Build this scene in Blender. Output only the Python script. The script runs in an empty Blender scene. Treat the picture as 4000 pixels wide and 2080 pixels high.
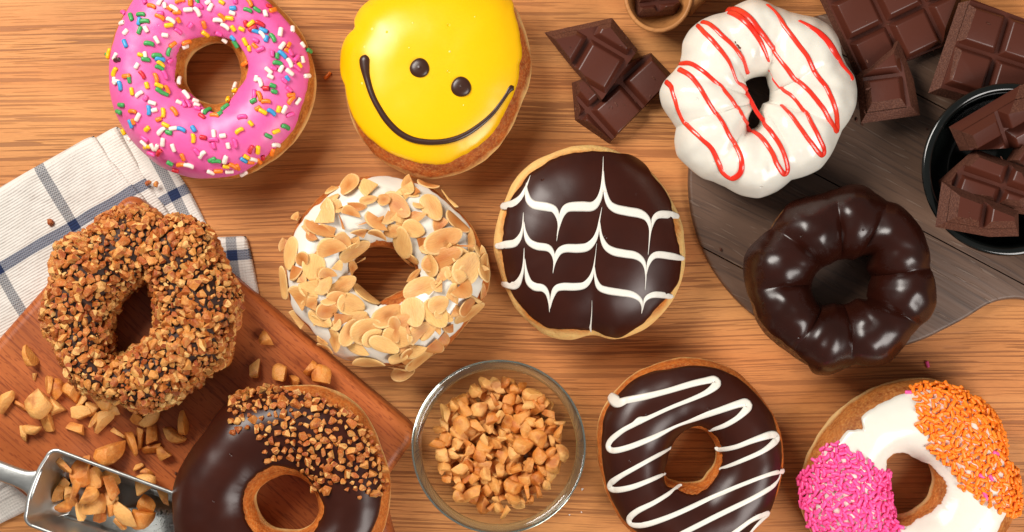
import bpy, bmesh, math, random
import numpy as np
from mathutils import Vector, Matrix, noise as mnoise

random.seed(7)
rng = np.random.default_rng(11)
SC = bpy.context.scene
COL = SC.collection

# ------------------------------------------------------------------ camera, light, exposure
CAM_H = 0.90                     # metres above the table
WIDE = 0.45                      # width of table seen by the camera
M = WIDE / 4000.0                # metres per photograph pixel on the table
cam_d = bpy.data.cameras.new('camera'); cam = bpy.data.objects.new('camera', cam_d)
COL.objects.link(cam); SC.camera = cam
cam.location = (0, 0, CAM_H); cam.rotation_euler = (0, 0, 0)
cam_d.sensor_width = 36.0; cam_d.lens = 36.0 * CAM_H / WIDE
cam_d.clip_start = 0.01; cam_d.clip_end = 20.0

world = bpy.data.worlds.new('World'); SC.world = world; world.use_nodes = True
bgn = world.node_tree.nodes['Background']
bgn.inputs['Color'].default_value = (1.0, 0.95, 0.90, 1); bgn.inputs['Strength'].default_value = 0.17

def area(name, loc, target, size, power, color):
    d = bpy.data.lights.new(name, 'AREA'); d.shape = 'RECTANGLE'
    d.size, d.size_y = size; d.energy = power; d.color = color
    o = bpy.data.objects.new(name, d); COL.objects.link(o); o.location = loc
    o.rotation_euler = (Vector(target) - Vector(loc)).to_track_quat('-Z', 'Y').to_euler()
    return o
area('key_softbox', (-0.44, 0.40, 0.60), (-0.02, 0.0, 0), (0.40, 0.40), 8.9, (1.0, 0.95, 0.88))
area('fill_softbox', (0.46, -0.38, 0.52), (0.05, 0.0, 0), (0.36, 0.36), 4.8, (1.0, 0.95, 0.90))

SC.view_settings.view_transform = 'Standard'; SC.view_settings.look = 'None'
SC.view_settings.exposure = 0.0; SC.view_settings.gamma = 1.0
SC.view_settings.use_curve_mapping = False
SC.render.engine = 'CYCLES'
SC.cycles.max_bounces = 10; SC.cycles.transmission_bounces = 8; SC.cycles.transparent_max_bounces = 8
SC.cycles.use_denoising = True; SC.cycles.sample_clamp_indirect = 4.0

# ------------------------------------------------------------------ helpers
ZOOM = {  # enlargements of the photograph that measurements were taken in: origin, scale
 'A': (400, 0, 1.861), 'B': (1300, 0, 1.861), 'C': (2080, 0, 2.31), 'D': (2550, 0, 1.6965), 'E': (3150, 0, 2.792),
 'F': (3550, 300, 1.8356), 'G': (2660, 650, 1.6142), 'H': (1900, 550, 1.6756), 'I': (1080, 680, 1.634),
 'J': (0, 480, 1.634), 'K': (120, 760, 1.523), 'L': (0, 1300, 1.718), 'M': (660, 1280, 1.6755),
 'N': (1580, 1380, 1.915), 'O': (2300, 1370, 1.888), 'Q': (3080, 1440, 2.0935), 'S': (0, 0, 1.0)}
def Z(k, pts):
    ox, oy, s = ZOOM[k]
    return [(ox + p[0] / s, oy + p[1] / s) + tuple(p[2:]) for p in pts]
def ZS(k): return 1.0 / ZOOM[k][2]
def P(px, py, z=0.0):
    f = M * (CAM_H - z) / CAM_H
    return ((px - 2000) * f, (1040 - py) * f)
def lin(r, g, b):
    f = lambda c: (c / 12.92 if c <= 0.04045 else ((c + 0.055) / 1.055) ** 2.4)
    return (f(r / 255), f(g / 255), f(b / 255), 1.0)

def tag(o, label=None, cat=None, group=None, kind=None):
    if label: o['label'] = label
    if cat: o['category'] = cat
    if group: o['group'] = group
    if kind: o['kind'] = kind
    return o
def thing(name, label, cat, loc=(0, 0, 0), group=None, rot=None):
    o = bpy.data.objects.new(name, None); o.empty_display_size = 0.01
    COL.objects.link(o); o.location = loc
    if rot is not None: o.rotation_euler = rot
    return tag(o, label, cat, group)
def mesh_of(name, verts, faces, mats, smooth=True, midx=None):
    me = bpy.data.meshes.new(name)
    me.from_pydata([tuple(map(float, v)) for v in verts], [], [tuple(int(i) for i in f) for f in faces])
    for m in (mats if isinstance(mats, (list, tuple)) else [mats]): me.materials.append(m)
    if midx is not None: me.polygons.foreach_set('material_index', midx)
    me.polygons.foreach_set('use_smooth', [smooth] * len(me.polygons)); me.update()
    return me
def link(name, me, parent=None):
    o = bpy.data.objects.new(name, me); COL.objects.link(o)
    if parent is not None: o.parent = parent
    return o
def part(name, verts, faces, mats, parent=None, smooth=True, midx=None):
    return link(name, mesh_of(name, verts, faces, mats, smooth, midx), parent)
def bm_mesh(name, bm, mats, sharp=None, smooth=True):
    bmesh.ops.recalc_face_normals(bm, faces=bm.faces[:])
    me = bpy.data.meshes.new(name); bm.to_mesh(me); bm.free()
    for m in (mats if isinstance(mats, (list, tuple)) else [mats]): me.materials.append(m)
    me.polygons.foreach_set('use_smooth', [smooth] * len(me.polygons))
    if sharp: me.set_sharp_from_angle(angle=math.radians(sharp))
    me.update(); return me
def nz(x, y, z=0.0): return mnoise.noise((x, y, z))
def grid_faces(nt, nk, wrap_t=True, wrap_k=False):
    F = []
    for i in range(nt if wrap_t else nt - 1):
        i2 = (i + 1) % nt
        for k in range(nk if wrap_k else nk - 1):
            k2 = (k + 1) % nk
            F.append((i * nk + k, i2 * nk + k, i2 * nk + k2, i * nk + k2))
    return F
def resample(pts, step):
    """Catmull-Rom through points of any dimension, about one sample per step (in the first two coordinates)."""
    p = np.array(pts, float); q = np.vstack([2 * p[0] - p[1], p, 2 * p[-1] - p[-2]]); out = []
    for i in range(1, len(q) - 2):
        n = max(2, int(np.hypot(*(q[i + 1] - q[i])[:2]) / step))
        for t in np.arange(n) / n:
            a, b, c, d = q[i - 1], q[i], q[i + 1], q[i + 2]
            out.append(0.5 * (2 * b + (c - a) * t + (2 * a - 5 * b + 4 * c - d) * t * t + (3 * b - a - 3 * c + d) * t ** 3))
    out.append(p[-1]); return np.array(out)
def inside(poly, x, y):
    c = False; j = len(poly) - 1
    for i in range(len(poly)):
        xi, yi = poly[i][:2]; xj, yj = poly[j][:2]
        if (yi > y) != (yj > y) and x < (xj - xi) * (y - yi) / (yj - yi) + xi: c = not c
        j = i
    return c

# ------------------------------------------------------------------ materials
class NT:
    def __init__(s, name):
        s.m = bpy.data.materials.new(name); s.m.use_nodes = True; s.t = s.m.node_tree
        s.b = s.t.nodes['Principled BSDF']; s.out = s.t.nodes['Material Output']
        s.tc = s.t.nodes.new('ShaderNodeTexCoord')
    def n(s, kind, **kw):
        o = s.t.nodes.new(kind)
        for k, v in kw.items():
            if hasattr(o, k) and k not in o.inputs: setattr(o, k, v)
            else: s.set(o, k, v)
        return o
    def set(s, node, k, v):
        i = node.inputs[k]
        if isinstance(v, bpy.types.NodeSocket): s.t.links.new(v, i)
        else: i.default_value = v
    def mapping(s, scale=(1, 1, 1), rot=(0, 0, 0), src=None):
        o = s.n('ShaderNodeMapping'); o.inputs['Scale'].default_value = scale; o.inputs['Rotation'].default_value = rot
        s.t.links.new(src or s.tc.outputs['Object'], o.inputs['Vector']); return o.outputs['Vector']
    def noise(s, vec, scale=1.0, detail=2.0, rough=0.5, dist=0.0):
        o = s.n('ShaderNodeTexNoise'); s.t.links.new(vec, o.inputs['Vector'])
        o.inputs['Scale'].default_value = scale; o.inputs['Detail'].default_value = detail
        o.inputs['Roughness'].default_value = rough; o.inputs['Distortion'].default_value = dist
        return o.outputs['Fac']
    def ramp(s, fac, stops, mode='LINEAR'):
        o = s.n('ShaderNodeValToRGB'); s.t.links.new(fac, o.inputs['Fac']); e = o.color_ramp.elements; o.color_ramp.interpolation = mode
        while len(e) < len(stops): e.new(0.5)
        for i, (p, c) in enumerate(stops):
            e[i].position = p; e[i].color = c if isinstance(c, tuple) else (c, c, c, 1)
        return o.outputs['Color']
    def math(s, op, a, b=0.0, c=0.0):
        o = s.n('ShaderNodeMath', operation=op)
        for i, v in enumerate((a, b, c)):
            if isinstance(v, bpy.types.NodeSocket): s.t.links.new(v, o.inputs[i])
            else: o.inputs[i].default_value = v
        return o.outputs[0]
    def mix(s, fac, a, b, mode='MIX'):
        o = s.n('ShaderNodeMix', data_type='RGBA', blend_type=mode)
        for i, v in ((0, fac), (6, a), (7, b)):
            if isinstance(v, bpy.types.NodeSocket): s.t.links.new(v, o.inputs[i])
            else: o.inputs[i].default_value = v
        return o.outputs[2]
    def bump(s, h, dist, strength=1.0, prev=None):
        o = s.n('ShaderNodeBump'); s.t.links.new(h, o.inputs['Height']); o.inputs['Distance'].default_value = dist
        o.inputs['Strength'].default_value = strength
        if prev is not None: s.t.links.new(prev, o.inputs['Normal'])
        return o.outputs['Normal']
    def fin(s, base=None, rough=None, normal=None, **kw):
        if base is not None: s.set(s.b, 'Base Color', base)
        if rough is not None: s.set(s.b, 'Roughness', rough)
        if normal is not None: s.set(s.b, 'Normal', normal)
        for k, v in kw.items(): s.set(s.b, k.replace('_', ' '), v)
        return s.m
    def xyz(s, src=None):
        o = s.n('ShaderNodeSeparateXYZ'); s.t.links.new(src or s.tc.outputs['Object'], o.inputs[0]); return o.outputs
    def obj_random(s): return s.n('ShaderNodeObjectInfo').outputs['Random']
    def island(s): return s.n('ShaderNodeNewGeometry').outputs['Random Per Island']

def m_table():
    t = NT('oak_table'); ob = t.tc.outputs['Object']
    warp = t.noise(t.mapping((2.2, 9, 1)), 1.0, 1.5); w2 = t.noise(t.mapping((14, 40, 1)), 1.0, 1.0)
    x, y, z = t.xyz()
    yy = t.math('ADD', y, t.math('ADD', t.math('MULTIPLY', warp, 0.034), t.math('MULTIPLY', w2, 0.0012)))
    cb = t.n('ShaderNodeCombineXYZ'); t.set(cb, 0, x); t.set(cb, 1, yy); v = cb.outputs[0]
    def nn(sx, sy, ox, det=1.0):
        a = t.n('ShaderNodeMapping'); a.inputs['Scale'].default_value = (sx, sy, 1); a.inputs['Location'].default_value = (ox, ox * 1.7, 0)
        t.t.links.new(v, a.inputs['Vector']); return t.noise(a.outputs[0], 1.0, det, 0.55)
    tone = nn(2.2, 40, 3.1, 2.0); streak = nn(12, 520, 7.7, 3.0)
    c = t.mix(t.ramp(tone, [(0.32, 0.0), (0.70, 1.0)]), lin(213, 150, 89), lin(199, 126, 69))
    c = t.mix(t.math('MULTIPLY', t.ramp(streak, [(0.45, 0.0), (0.75, 1.0)]), 0.20), c, lin(166, 96, 50))
    p1 = t.ramp(nn(17, 1050, 1.3, 0.0), [(0.612, 0.0), (0.632, 1.0)])
    p2 = t.ramp(nn(44, 1900, 5.9, 0.0), [(0.620, 0.0), (0.670, 1.0)])
    p3 = t.ramp(nn(10, 620, 11.2, 0.0), [(0.665, 0.0), (0.680, 1.0)])
    big = t.ramp(nn(7, 30, 9.9, 2.0), [(0.34, 0.4), (0.60, 1.0)])
    pores = t.math('MULTIPLY', t.math('MAXIMUM', t.math('MAXIMUM', p1, t.math('MULTIPLY', p2, 0.7)), p3), big)
    c = t.mix(t.math('MULTIPLY', pores, 0.62), c, lin(106, 54, 27))
    fine = t.noise(t.mapping((260, 2400, 1)), 1.0, 2.0)
    c = t.mix(t.ramp(fine, [(0.3, 0.0), (0.75, 0.22)]), c, lin(128, 76, 42))
    nrm = t.bump(t.math('SUBTRACT', 1.0, pores), 0.00012, 0.8)
    return t.fin(c, t.math('ADD', 0.44, t.math('MULTIPLY', streak, 0.16)), nrm, Specular_IOR_Level=0.3)

def m_wood(name, c1, c2, c3, ang, rough=0.45, fleck=1.0, sx=40, sy=900):
    t = NT(name)
    r = t.mapping((1, 1, 1), (0, 0, ang))
    def nn(a, b, det=2.0):
        return t.noise(t.mapping((a, b, 60), src=r), 1.0, det, 0.55, 0.3)
    c = t.mix(t.ramp(nn(6, 70, 3.0), [(0.3, 0.0), (0.72, 1.0)]), c1, c2)
    c = t.mix(t.math('MULTIPLY', t.ramp(nn(sx, sy, 2.0), [(0.52, 0.0), (0.70, 1.0)]), 0.7 * fleck), c, c3)
    c = t.mix(t.math('MULTIPLY', t.ramp(nn(sx * 6, sy * 1.4, 1.0), [(0.58, 0.0), (0.68, 1.0)]), 0.55 * fleck), c, c3)
    h = nn(sx, sy, 3.0)
    return t.fin(c, t.math('ADD', rough - 0.06, t.math('MULTIPLY', h, 0.14)), t.bump(h, 0.00010, 0.6), Specular_IOR_Level=0.35)

def m_greyboard():
    t = NT('grey_laminate_board'); r = t.mapping((1, 1, 1), (0, 0, math.radians(28)))
    w = t.noise(t.mapping((16, 40, 1), src=r), 1.0, 2.0)
    x, y, z = t.xyz(r); yy = t.math('ADD', y, t.math('MULTIPLY', w, 0.006))
    cb = t.n('ShaderNodeCombineXYZ'); t.set(cb, 0, x); t.set(cb, 1, yy)
    def nn(a, b, det=2.0): return t.noise(t.mapping((a, b, 1), src=cb.outputs[0]), 1.0, det, 0.55)
    c = t.mix(t.ramp(nn(9, 120, 3), [(0.3, 0.0), (0.7, 1.0)]), lin(108, 82, 66), lin(86, 64, 51))
    c = t.mix(t.math('MULTIPLY', t.ramp(nn(22, 520, 2), [(0.52, 0.0), (0.66, 1.0)]), 0.55), c, lin(60, 46, 40))
    scr = t.ramp(nn(55, 640, 1), [(0.635, 0.0), (0.67, 1.0)])
    c = t.mix(t.math('MULTIPLY', scr, 0.35), c, lin(138, 118, 104))
    h = t.math('ADD', nn(22, 520, 2), t.math('MULTIPLY', scr, 0.6))
    return t.fin(c, 0.46, t.bump(h, 0.00025, 0.8), Specular_IOR_Level=0.4)

def m_dough(name, H, pale=(0.40, 0.52), top=(196, 116, 42), top2=(170, 86, 26), palec=(236, 196, 128)):
    t = NT(name); x, y, z = t.xyz()
    n1 = t.noise(t.mapping((1, 1, 1)), 55, 3.0); n2 = t.noise(t.mapping((1, 1, 1)), 900, 3.0, 0.6)
    h = t.math('ADD', t.math('DIVIDE', z, H), t.math('MULTIPLY', t.math('SUBTRACT', n1, 0.5), 0.46))
    a, b = pale
    tc = t.mix(t.ramp(t.noise(t.mapping((1, 1, 1)), 170, 5.0, 0.65), [(0.38, 0.0), (0.62, 1.0)]), lin(*top), lin(*[int(q * 0.88) for q in top2]))
    mk = t.ramp(h, [(max(0.0, a - 0.16), 0.0), (a, 1.0), (b, 1.0), (b + 0.13, 0.0)])
    c = t.mix(mk, tc, lin(*palec))
    c = t.mix(t.ramp(n2, [(0.42, 0.0), (0.8, 0.35)]), c, lin(250, 190, 110))
    return t.fin(c, 0.55, t.bump(t.noise(t.mapping((1, 1, 1)), 420, 5.0, 0.66), 0.0009, 0.9), Specular_IOR_Level=0.35,
                 Subsurface_Weight=0.12, Subsurface_Radius=(0.003, 0.0012, 0.0005), Subsurface_Scale=1.0)

def m_icing(name, col, rough=0.28, bumpd=0.00012, var=None, spec=0.5, sss=0.0, coat=0.0, bscale=160):
    t = NT(name); c = lin(*col)
    if var: c = t.mix(t.ramp(t.noise(t.mapping((1, 1, 1)), 60, 3.0), [(0.35, 0.0), (0.7, 1.0)]), lin(*col), lin(*var))
    r = t.math('ADD', rough - 0.05, t.math('MULTIPLY', t.noise(t.mapping((1, 1, 1)), 110, 3.0), 0.10))
    b = t.bump(t.noise(t.mapping((1, 1, 1)), bscale, 2.0), bumpd * 4, 0.5)
    b = t.bump(t.noise(t.mapping((1, 1, 1)), 1500, 2.0), bumpd * 0.25, 0.5, b)
    vo = t.n('ShaderNodeTexVoronoi'); t.t.links.new(t.mapping((1, 1, 1)), vo.inputs['Vector']); vo.inputs['Scale'].default_value = 150
    rc = t.xyz(vo.outputs['Color'])[0]; pit = t.math('MULTIPLY', t.ramp(vo.outputs['Distance'], [(0.05, 1.0), (0.11, 0.0)]), t.math('GREATER_THAN', rc, 0.86))
    b = t.bump(t.math('SUBTRACT', 1.0, pit), 0.0004, 0.7, b)
    kw = dict(Specular_IOR_Level=spec)
    if sss: kw.update(Subsurface_Weight=sss, Subsurface_Radius=(0.003, 0.0025, 0.002), Subsurface_Scale=0.7)
    if coat: kw.update(Coat_Weight=coat, Coat_Roughness=0.12)
    return t.fin(c, r, b, **kw)

def m_nut(name, stops, rough=0.42, coarse=240):
    t = NT(name)
    f = t.math('FRACT', t.math('ADD', t.obj_random(), t.island()))
    c = t.ramp(f, [(p, lin(*k)) for p, k in stops])
    pos = t.n('ShaderNodeNewGeometry').outputs['Position']
    c = t.mix(t.ramp(t.noise(pos, coarse, 4.0, 0.65), [(0.46, 0.0), (0.70, 0.5)]), c, lin(238, 184, 110))
    c = t.mix(t.ramp(t.noise(pos, coarse * 0.7, 3.0), [(0.52, 0.0), (0.68, 0.65)]), c, lin(164, 80, 28))
    b = t.bump(t.noise(pos, coarse * 4, 4.0, 0.65), 0.0006, 0.8)
    return t.fin(c, rough, b, Specular_IOR_Level=0.4, Subsurface_Weight=0.10, Subsurface_Radius=(0.002, 0.001, 0.0005), Subsurface_Scale=1.0)

def m_choc(name, col, rough, spec=0.45, bd=0.00008, col2=None, sc=500):
    t = NT(name); c = lin(*col)
    if col2: c = t.mix(t.ramp(t.noise(t.mapping((1, 1, 1)), sc, 4.0, 0.65), [(0.45, 0.0), (0.72, 1.0)]), lin(*col), lin(*col2))
    return t.fin(c, rough, t.bump(t.noise(t.mapping((1, 1, 1)), sc, 3.0), bd, 0.6), Specular_IOR_Level=spec)

def m_cloth():
    t = NT('towel_weave')
    uv = t.n('ShaderNodeUVMap'); uv.uv_map = 'weave'; u, v, _ = t.xyz(uv.outputs[0])
    def band(c, period, half, soft=0.0006):
        d = t.math('ABSOLUTE', t.math('SUBTRACT', t.math('MODULO', t.math('ADD', c, 10 * period + period / 2), period), period / 2))
        return t.ramp(t.math('DIVIDE', d, half * 2), [(0.47, 1.0), (0.53, 0.0)])
    A = band(u, 0.0385, 0.0022); B = band(v, 0.066, 0.0024)
    th = 0.0012
    wx = t.math('SINE', t.math('MULTIPLY', u, 6.2832 / th)); wy = t.math('SINE', t.math('MULTIPLY', v, 6.2832 / th))
    chk = t.math('MULTIPLY', wx, wy)
    mA = t.math('MULTIPLY', A, t.ramp(chk, [(0.35, 0.55), (0.65, 1.0)])); mB = t.math('MULTIPLY', B, t.ramp(chk, [(0.35, 0.72), (0.65, 1.0)]))
    base = t.mix(t.ramp(t.noise(t.mapping((1, 1, 1)), 90, 3.0), [(0.3, 0.0), (0.7, 1.0)]), lin(224, 219, 212), lin(212, 206, 198))
    base = t.mix(t.ramp(wy, [(0.0, 0.07), (0.25, 0.0)]), base, lin(160, 150, 140))
    c = t.mix(mA, base, lin(62, 72, 90)); c = t.mix(mB, c, lin(58, 72, 102))
    c = t.mix(t.math('MULTIPLY', A, B), c, lin(38, 50, 82))
    h = t.math('ADD', t.math('MULTIPLY', wx, 0.4), t.math('MULTIPLY', wy, 0.8))
    b = t.bump(h, 0.00014, 0.7); b = t.bump(t.noise(t.mapping((1, 1, 1)), 260, 3.0), 0.0012, 0.5, b)
    return t.fin(c, 0.9, b, Specular_IOR_Level=0.1, Sheen_Weight=0.2)

def m_simple(name, col, rough=0.4, metallic=0.0, **kw):
    t = NT(name); b = None
    bd = kw.pop('bd', None)
    if bd: b = t.bump(t.noise(t.mapping((1, 1, 1)), bd[0], 3.0), bd[1], 0.6)
    return t.fin(lin(*col), rough, b, Metallic=metallic, **kw)

def m_glass(name, tr):
    t = NT(name)
    return t.fin((0.66, 0.80, 0.73, 1), 0.05, None, Transmission_Weight=tr, IOR=1.47)
def m_thin_glass():
    t = NT('clear_thin_glass'); t.t.nodes.remove(t.b)
    tr = t.n('ShaderNodeBsdfTransparent'); tr.inputs['Color'].default_value = (0.95, 0.97, 0.955, 1)
    gl = t.n('ShaderNodeBsdfGlossy'); gl.inputs['Roughness'].default_value = 0.04
    bp = t.bump(t.noise(t.mapping((1, 1, 1)), 90, 2.0), 0.0006, 0.5)
    t.t.links.new(bp, gl.inputs['Normal'])
    ge = t.n('ShaderNodeNewGeometry'); dt = t.n('ShaderNodeVectorMath', operation='DOT_PRODUCT'); t.t.links.new(bp, dt.inputs[0]); t.t.links.new(ge.outputs['Incoming'], dt.inputs[1])
    fr = t.math('ADD', 0.04, t.math('MULTIPLY', 0.9, t.math('POWER', t.math('SUBTRACT', 1.0, t.math('MINIMUM', t.math('ABSOLUTE', dt.outputs['Value']), 1.0)), 5.0)))
    mx = t.n('ShaderNodeMixShader'); t.t.links.new(fr, mx.inputs[0]); t.t.links.new(tr.outputs[0], mx.inputs[1]); t.t.links.new(gl.outputs[0], mx.inputs[2])
    t.t.links.new(mx.outputs[0], t.out.inputs['Surface']); return t.m

def m_metal():
    t = NT('brushed_steel')
    n = t.noise(t.mapping((1, 1, 1)), 900, 3.0); n2 = t.noise(t.mapping((1, 1, 1)), 120, 3.0)
    return t.fin(lin(206, 208, 206), t.math('ADD', 0.30, t.math('MULTIPLY', n2, 0.2)), t.bump(n, 0.00006, 0.6), Metallic=1.0)

def m_almond():
    t = NT('toasted_almond'); x, y, z = t.xyz()
    d = t.math('SQRT', t.math('ADD', t.math('POWER', t.math('DIVIDE', x, 0.0068), 2.0), t.math('POWER', t.math('DIVIDE', y, 0.0047), 2.0)))
    f = t.obj_random()
    body = t.mix(t.ramp(f, [(0.0, 0.0), (0.55, 0.35), (1.0, 1.0)]), lin(236, 190, 120), lin(200, 130, 68))
    body = t.mix(t.math('MULTIPLY', t.ramp(t.math('ADD', d, t.math('MULTIPLY', t.noise(t.mapping((1, 1, 1)), 260, 2.0), 0.5)), [(0.35, 1.0), (0.95, 0.0)]), t.ramp(f, [(0.1, 0.15), (0.9, 0.95)])), body, lin(186, 108, 48))
    c = t.mix(t.ramp(d, [(0.86, 0.0), (0.95, 0.7)]), body, lin(244, 208, 146))
    gr = t.noise(t.mapping((400, 2200, 1)), 1.0, 3.0)
    c = t.mix(t.ramp(gr, [(0.4, 0.0), (0.75, 0.35)]), c, lin(190, 118, 58))
    return t.fin(c, 0.45, t.bump(gr, 0.0003, 0.8), Specular_IOR_Level=0.35, Subsurface_Weight=0.15, Subsurface_Radius=(0.002, 0.0012, 0.0006), Subsurface_Scale=1.0)

MT = {}
MT['table'] = m_table()
MT['redboard'] = m_wood('cherry_board_wood', lin(184, 102, 52), lin(158, 80, 37), lin(116, 48, 20), math.radians(41.6), 0.40)
MT['spoonwood'] = m_wood('spoon_wood', lin(190, 132, 78), lin(170, 112, 62), lin(140, 88, 48), math.radians(-35), 0.5, 0.6)
MT['greyboard'] = m_greyboard()
MT['pink'] = m_icing('pink_icing', (226, 90, 158), 0.38, var=(232, 106, 168), sss=0.15, bscale=120)
MT['yellow'] = m_icing('yellow_icing', (247, 189, 0), 0.30, 0.00008, var=(248, 190, 4), sss=0.1, bscale=70)
MT['white'] = m_icing('white_icing', (228, 223, 211), 0.24, 0.00010, sss=0.2, bscale=110)
MT['creamline'] = m_icing('white_drizzle', (232, 226, 214), 0.36, 0.00004, sss=0.15)
MT['choc'] = m_icing('dark_chocolate_icing', (56, 21, 11), 0.32, 0.00006, var=(48, 17, 9), spec=0.36, bscale=70)
MT['chocpon'] = m_icing('shiny_chocolate_glaze', (44, 15, 8), 0.27, 0.00008, var=(36, 12, 6), spec=0.48, bscale=60)
MT['chocsmile'] = m_icing('chocolate_piping', (58, 32, 22), 0.34, 0.00004)
MT['red'] = m_icing('red_gel_drizzle', (232, 40, 24), 0.30, 0.00006, var=(244, 66, 40), spec=0.6, coat=0.4)
MT['peanut'] = m_nut('roasted_peanut', [(0.0, (234, 178, 106)), (0.4, (226, 158, 82)), (0.75, (214, 134, 56)), (1.0, (194, 106, 36))])
MT['chip'] = m_nut('caramelised_nut', [(0.0, (236, 190, 118)), (0.2, (218, 148, 72)), (0.36, (196, 112, 42)), (0.56, (178, 88, 32)), (0.76, (148, 64, 22)), (0.88, (190, 104, 38)), (1.0, (228, 174, 98))], 0.4, 420)
MT['almond'] = m_almond()
MT['bar'] = m_choc('dark_chocolate', (80, 38, 26), 0.38, 0.42)
MT['barcut'] = m_choc('broken_chocolate', (84, 48, 36), 0.58, 0.3, 0.0006, (118, 76, 58), 1400)
MT['cloth'] = m_cloth()
MT['steel'] = m_metal()
MT['glass'] = m_thin_glass(); MT['glassrim'] = m_glass('glass_rim', 0.985)
MT['black'] = m_simple('black_glaze', (14, 17, 16), 0.13, 0.0, Specular_IOR_Level=0.6)
MT['cocoa'] = m_dough('cocoa_dough', 0.03, (0.1, 0.2), (96, 52, 30), (70, 36, 20), (120, 68, 36))
MT['redvelvet'] = m_dough('red_velvet_dough', 0.03, (0.1, 0.2), (84, 24, 24), (60, 16, 18), (96, 30, 28))
SPR = {'W': (246, 226, 214), 'P': (240, 84, 160), 'O': (246, 126, 34), 'Y': (250, 190, 22), 'G': (66, 156, 84), 'B': (62, 150, 206), 'R': (206, 44, 56), 'K': (70, 36, 40), 'o': (255, 138, 34), 'p': (255, 88, 162)}
for k, c in SPR.items(): MT['spr' + k] = m_simple('sugar_' + {'W': 'white', 'P': 'rose', 'O': 'orange', 'Y': 'yellow', 'G': 'green', 'B': 'blue', 'R': 'red', 'K': 'brown', 'o': 'bright_orange', 'p': 'bright_pink'}[k], c, 0.38, bd=(1800, 0.0001))

# ------------------------------------------------------------------ the table
def build_table():
    w, d = 0.9, 0.6
    v = [(-w, -d, 0), (w, -d, 0), (w, d, 0), (-w, d, 0)]
    o = part('table', v, [(0, 1, 2, 3)], MT['table'], smooth=False); o['kind'] = 'structure'
build_table()

# ------------------------------------------------------------------ boards (outline prism with a rounded top edge)
def outline_prism(pts, z0, z1, r, seg=4):
    """pts: outline, counter-clockwise in world metres; returns verts, faces of a slab with a rounded upper edge."""
    p = np.array(pts, float); n = len(p)
    t = np.roll(p, -1, 0) - np.roll(p, 1, 0); t /= np.linalg.norm(t, axis=1)[:, None]
    nr = np.stack([t[:, 1], -t[:, 0]], 1)
    rows = [(0.0008, z0), (0.0, z0 + 0.0008)] + [(r * (1 - math.cos(a)), z1 - r + r * math.sin(a)) for a in np.linspace(0, math.pi / 2, seg + 1)]
    V = []; F = []
    for ins, z in rows: V += [(q[0], q[1], z) for q in (p - nr * ins)]
    for k in range(len(rows) - 1):
        for i in range(n):
            j = (i + 1) % n; F.append((k * n + i, k * n + j, (k + 1) * n + j, (k + 1) * n + i))
    F.append(tuple((len(rows) - 1) * n + i for i in range(n)))
    F.append(tuple(range(n))[::-1])
    return V, F

RB_Z = 0.015   # top of the reddish board
GB_Z = 0.006   # top of the grey board
def round_poly(pts, rad, seg=8):
    out = []; n = len(pts); p = np.array(pts, float)
    for i in range(n):
        a, b, c = p[i - 1], p[i], p[(i + 1) % n]
        u = (a - b) / np.linalg.norm(a - b); w = (c - b) / np.linalg.norm(c - b); r = rad[i]
        for t in np.linspace(0, 1, seg):
            s, e = b + u * r, b + w * r
            out.append((1 - t) ** 2 * s + 2 * t * (1 - t) * b + t * t * e)
    return np.array(out)
def build_red_board():
    px = [(505, 742), (1640, 1688), (1500, 1880), (1525, 2110), (1700, 2350), (1500, 2550), (1250, 2420), (900, 2580), (-290, 1640)]
    px = round_poly(px, [70, 75, 60, 120, 120, 120, 100, 60, 60])
    w = [P(x, y, RB_Z) for x, y in px][::-1]
    c = np.mean(np.array(w), 0)
    r = thing('chopping_board', 'reddish brown wooden chopping board lying askew under the nut-covered doughnut', 'chopping board', (c[0], c[1], 0))
    V, F = outline_prism(np.array(w) - c, 0.0, RB_Z, 0.0042)
    part('board_body', V, F, MT['redboard'], r).data.set_sharp_from_angle(angle=math.radians(60))
build_red_board()

def build_grey_board():
    cx, cy, R, ang = 3358, 708, 668, math.radians(28)
    side = [(616, 283), (669, 193), (722, 141), (786, 108), (880, 96), (1050, 95), (1230, 95)]
    a0 = math.radians(33)
    loc = [(x, y) for x, y in side[::-1]] + [(R * math.cos(a), R * math.sin(a)) for a in np.linspace(a0, 2 * math.pi - a0, 80)] + [(x, -y) for x, y in side]
    loc = [tuple(q) for q in resample(loc, 18)]
    px = [(cx + x * math.cos(ang) - y * math.sin(ang), cy + x * math.sin(ang) + y * math.cos(ang)) for x, y in loc]
    w = np.array([P(x, y, GB_Z) for x, y in px][::-1]); c = np.array(P(cx, cy, GB_Z))
    r = thing('serving_board', 'round dark grey-brown wooden serving board with a handle, under the chocolate', 'serving board', (c[0], c[1], 0))
    V, F = outline_prism(w - c, 0.0, GB_Z, 0.0016)
    me = mesh_of('board', V, F, MT['greyboard'])
    # saw it into planks along the axis
    n2 = Vector((math.sin(-ang), -math.cos(ang), 0)); n2 = Vector((-math.sin(ang), -math.cos(ang), 0))
    cuts = [514 * M, 56 * M, -402 * M]
    edges = [1.0] + cuts + [-1.0]
    for k in range(4):
        bm = bmesh.new(); bm.from_mesh(me)
        for lim, sgn in ((edges[k], 1), (edges[k + 1], -1)):
            if abs(lim) > 0.5: continue
            co = n2 * (lim - sgn * 0.00028)
            g = bmesh.ops.bisect_plane(bm, geom=bm.verts[:] + bm.edges[:] + bm.faces[:], plane_co=co, plane_no=n2 * sgn, clear_outer=True)
            e = [x for x in g['geom_cut'] if isinstance(x, bmesh.types.BMEdge)]
            if e: bmesh.ops.holes_fill(bm, edges=e)
        pm = bm_mesh('plank', bm, MT['greyboard'], sharp=55)
        link('plank', pm, r)
    bpy.data.meshes.remove(me)
build_grey_board()

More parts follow.
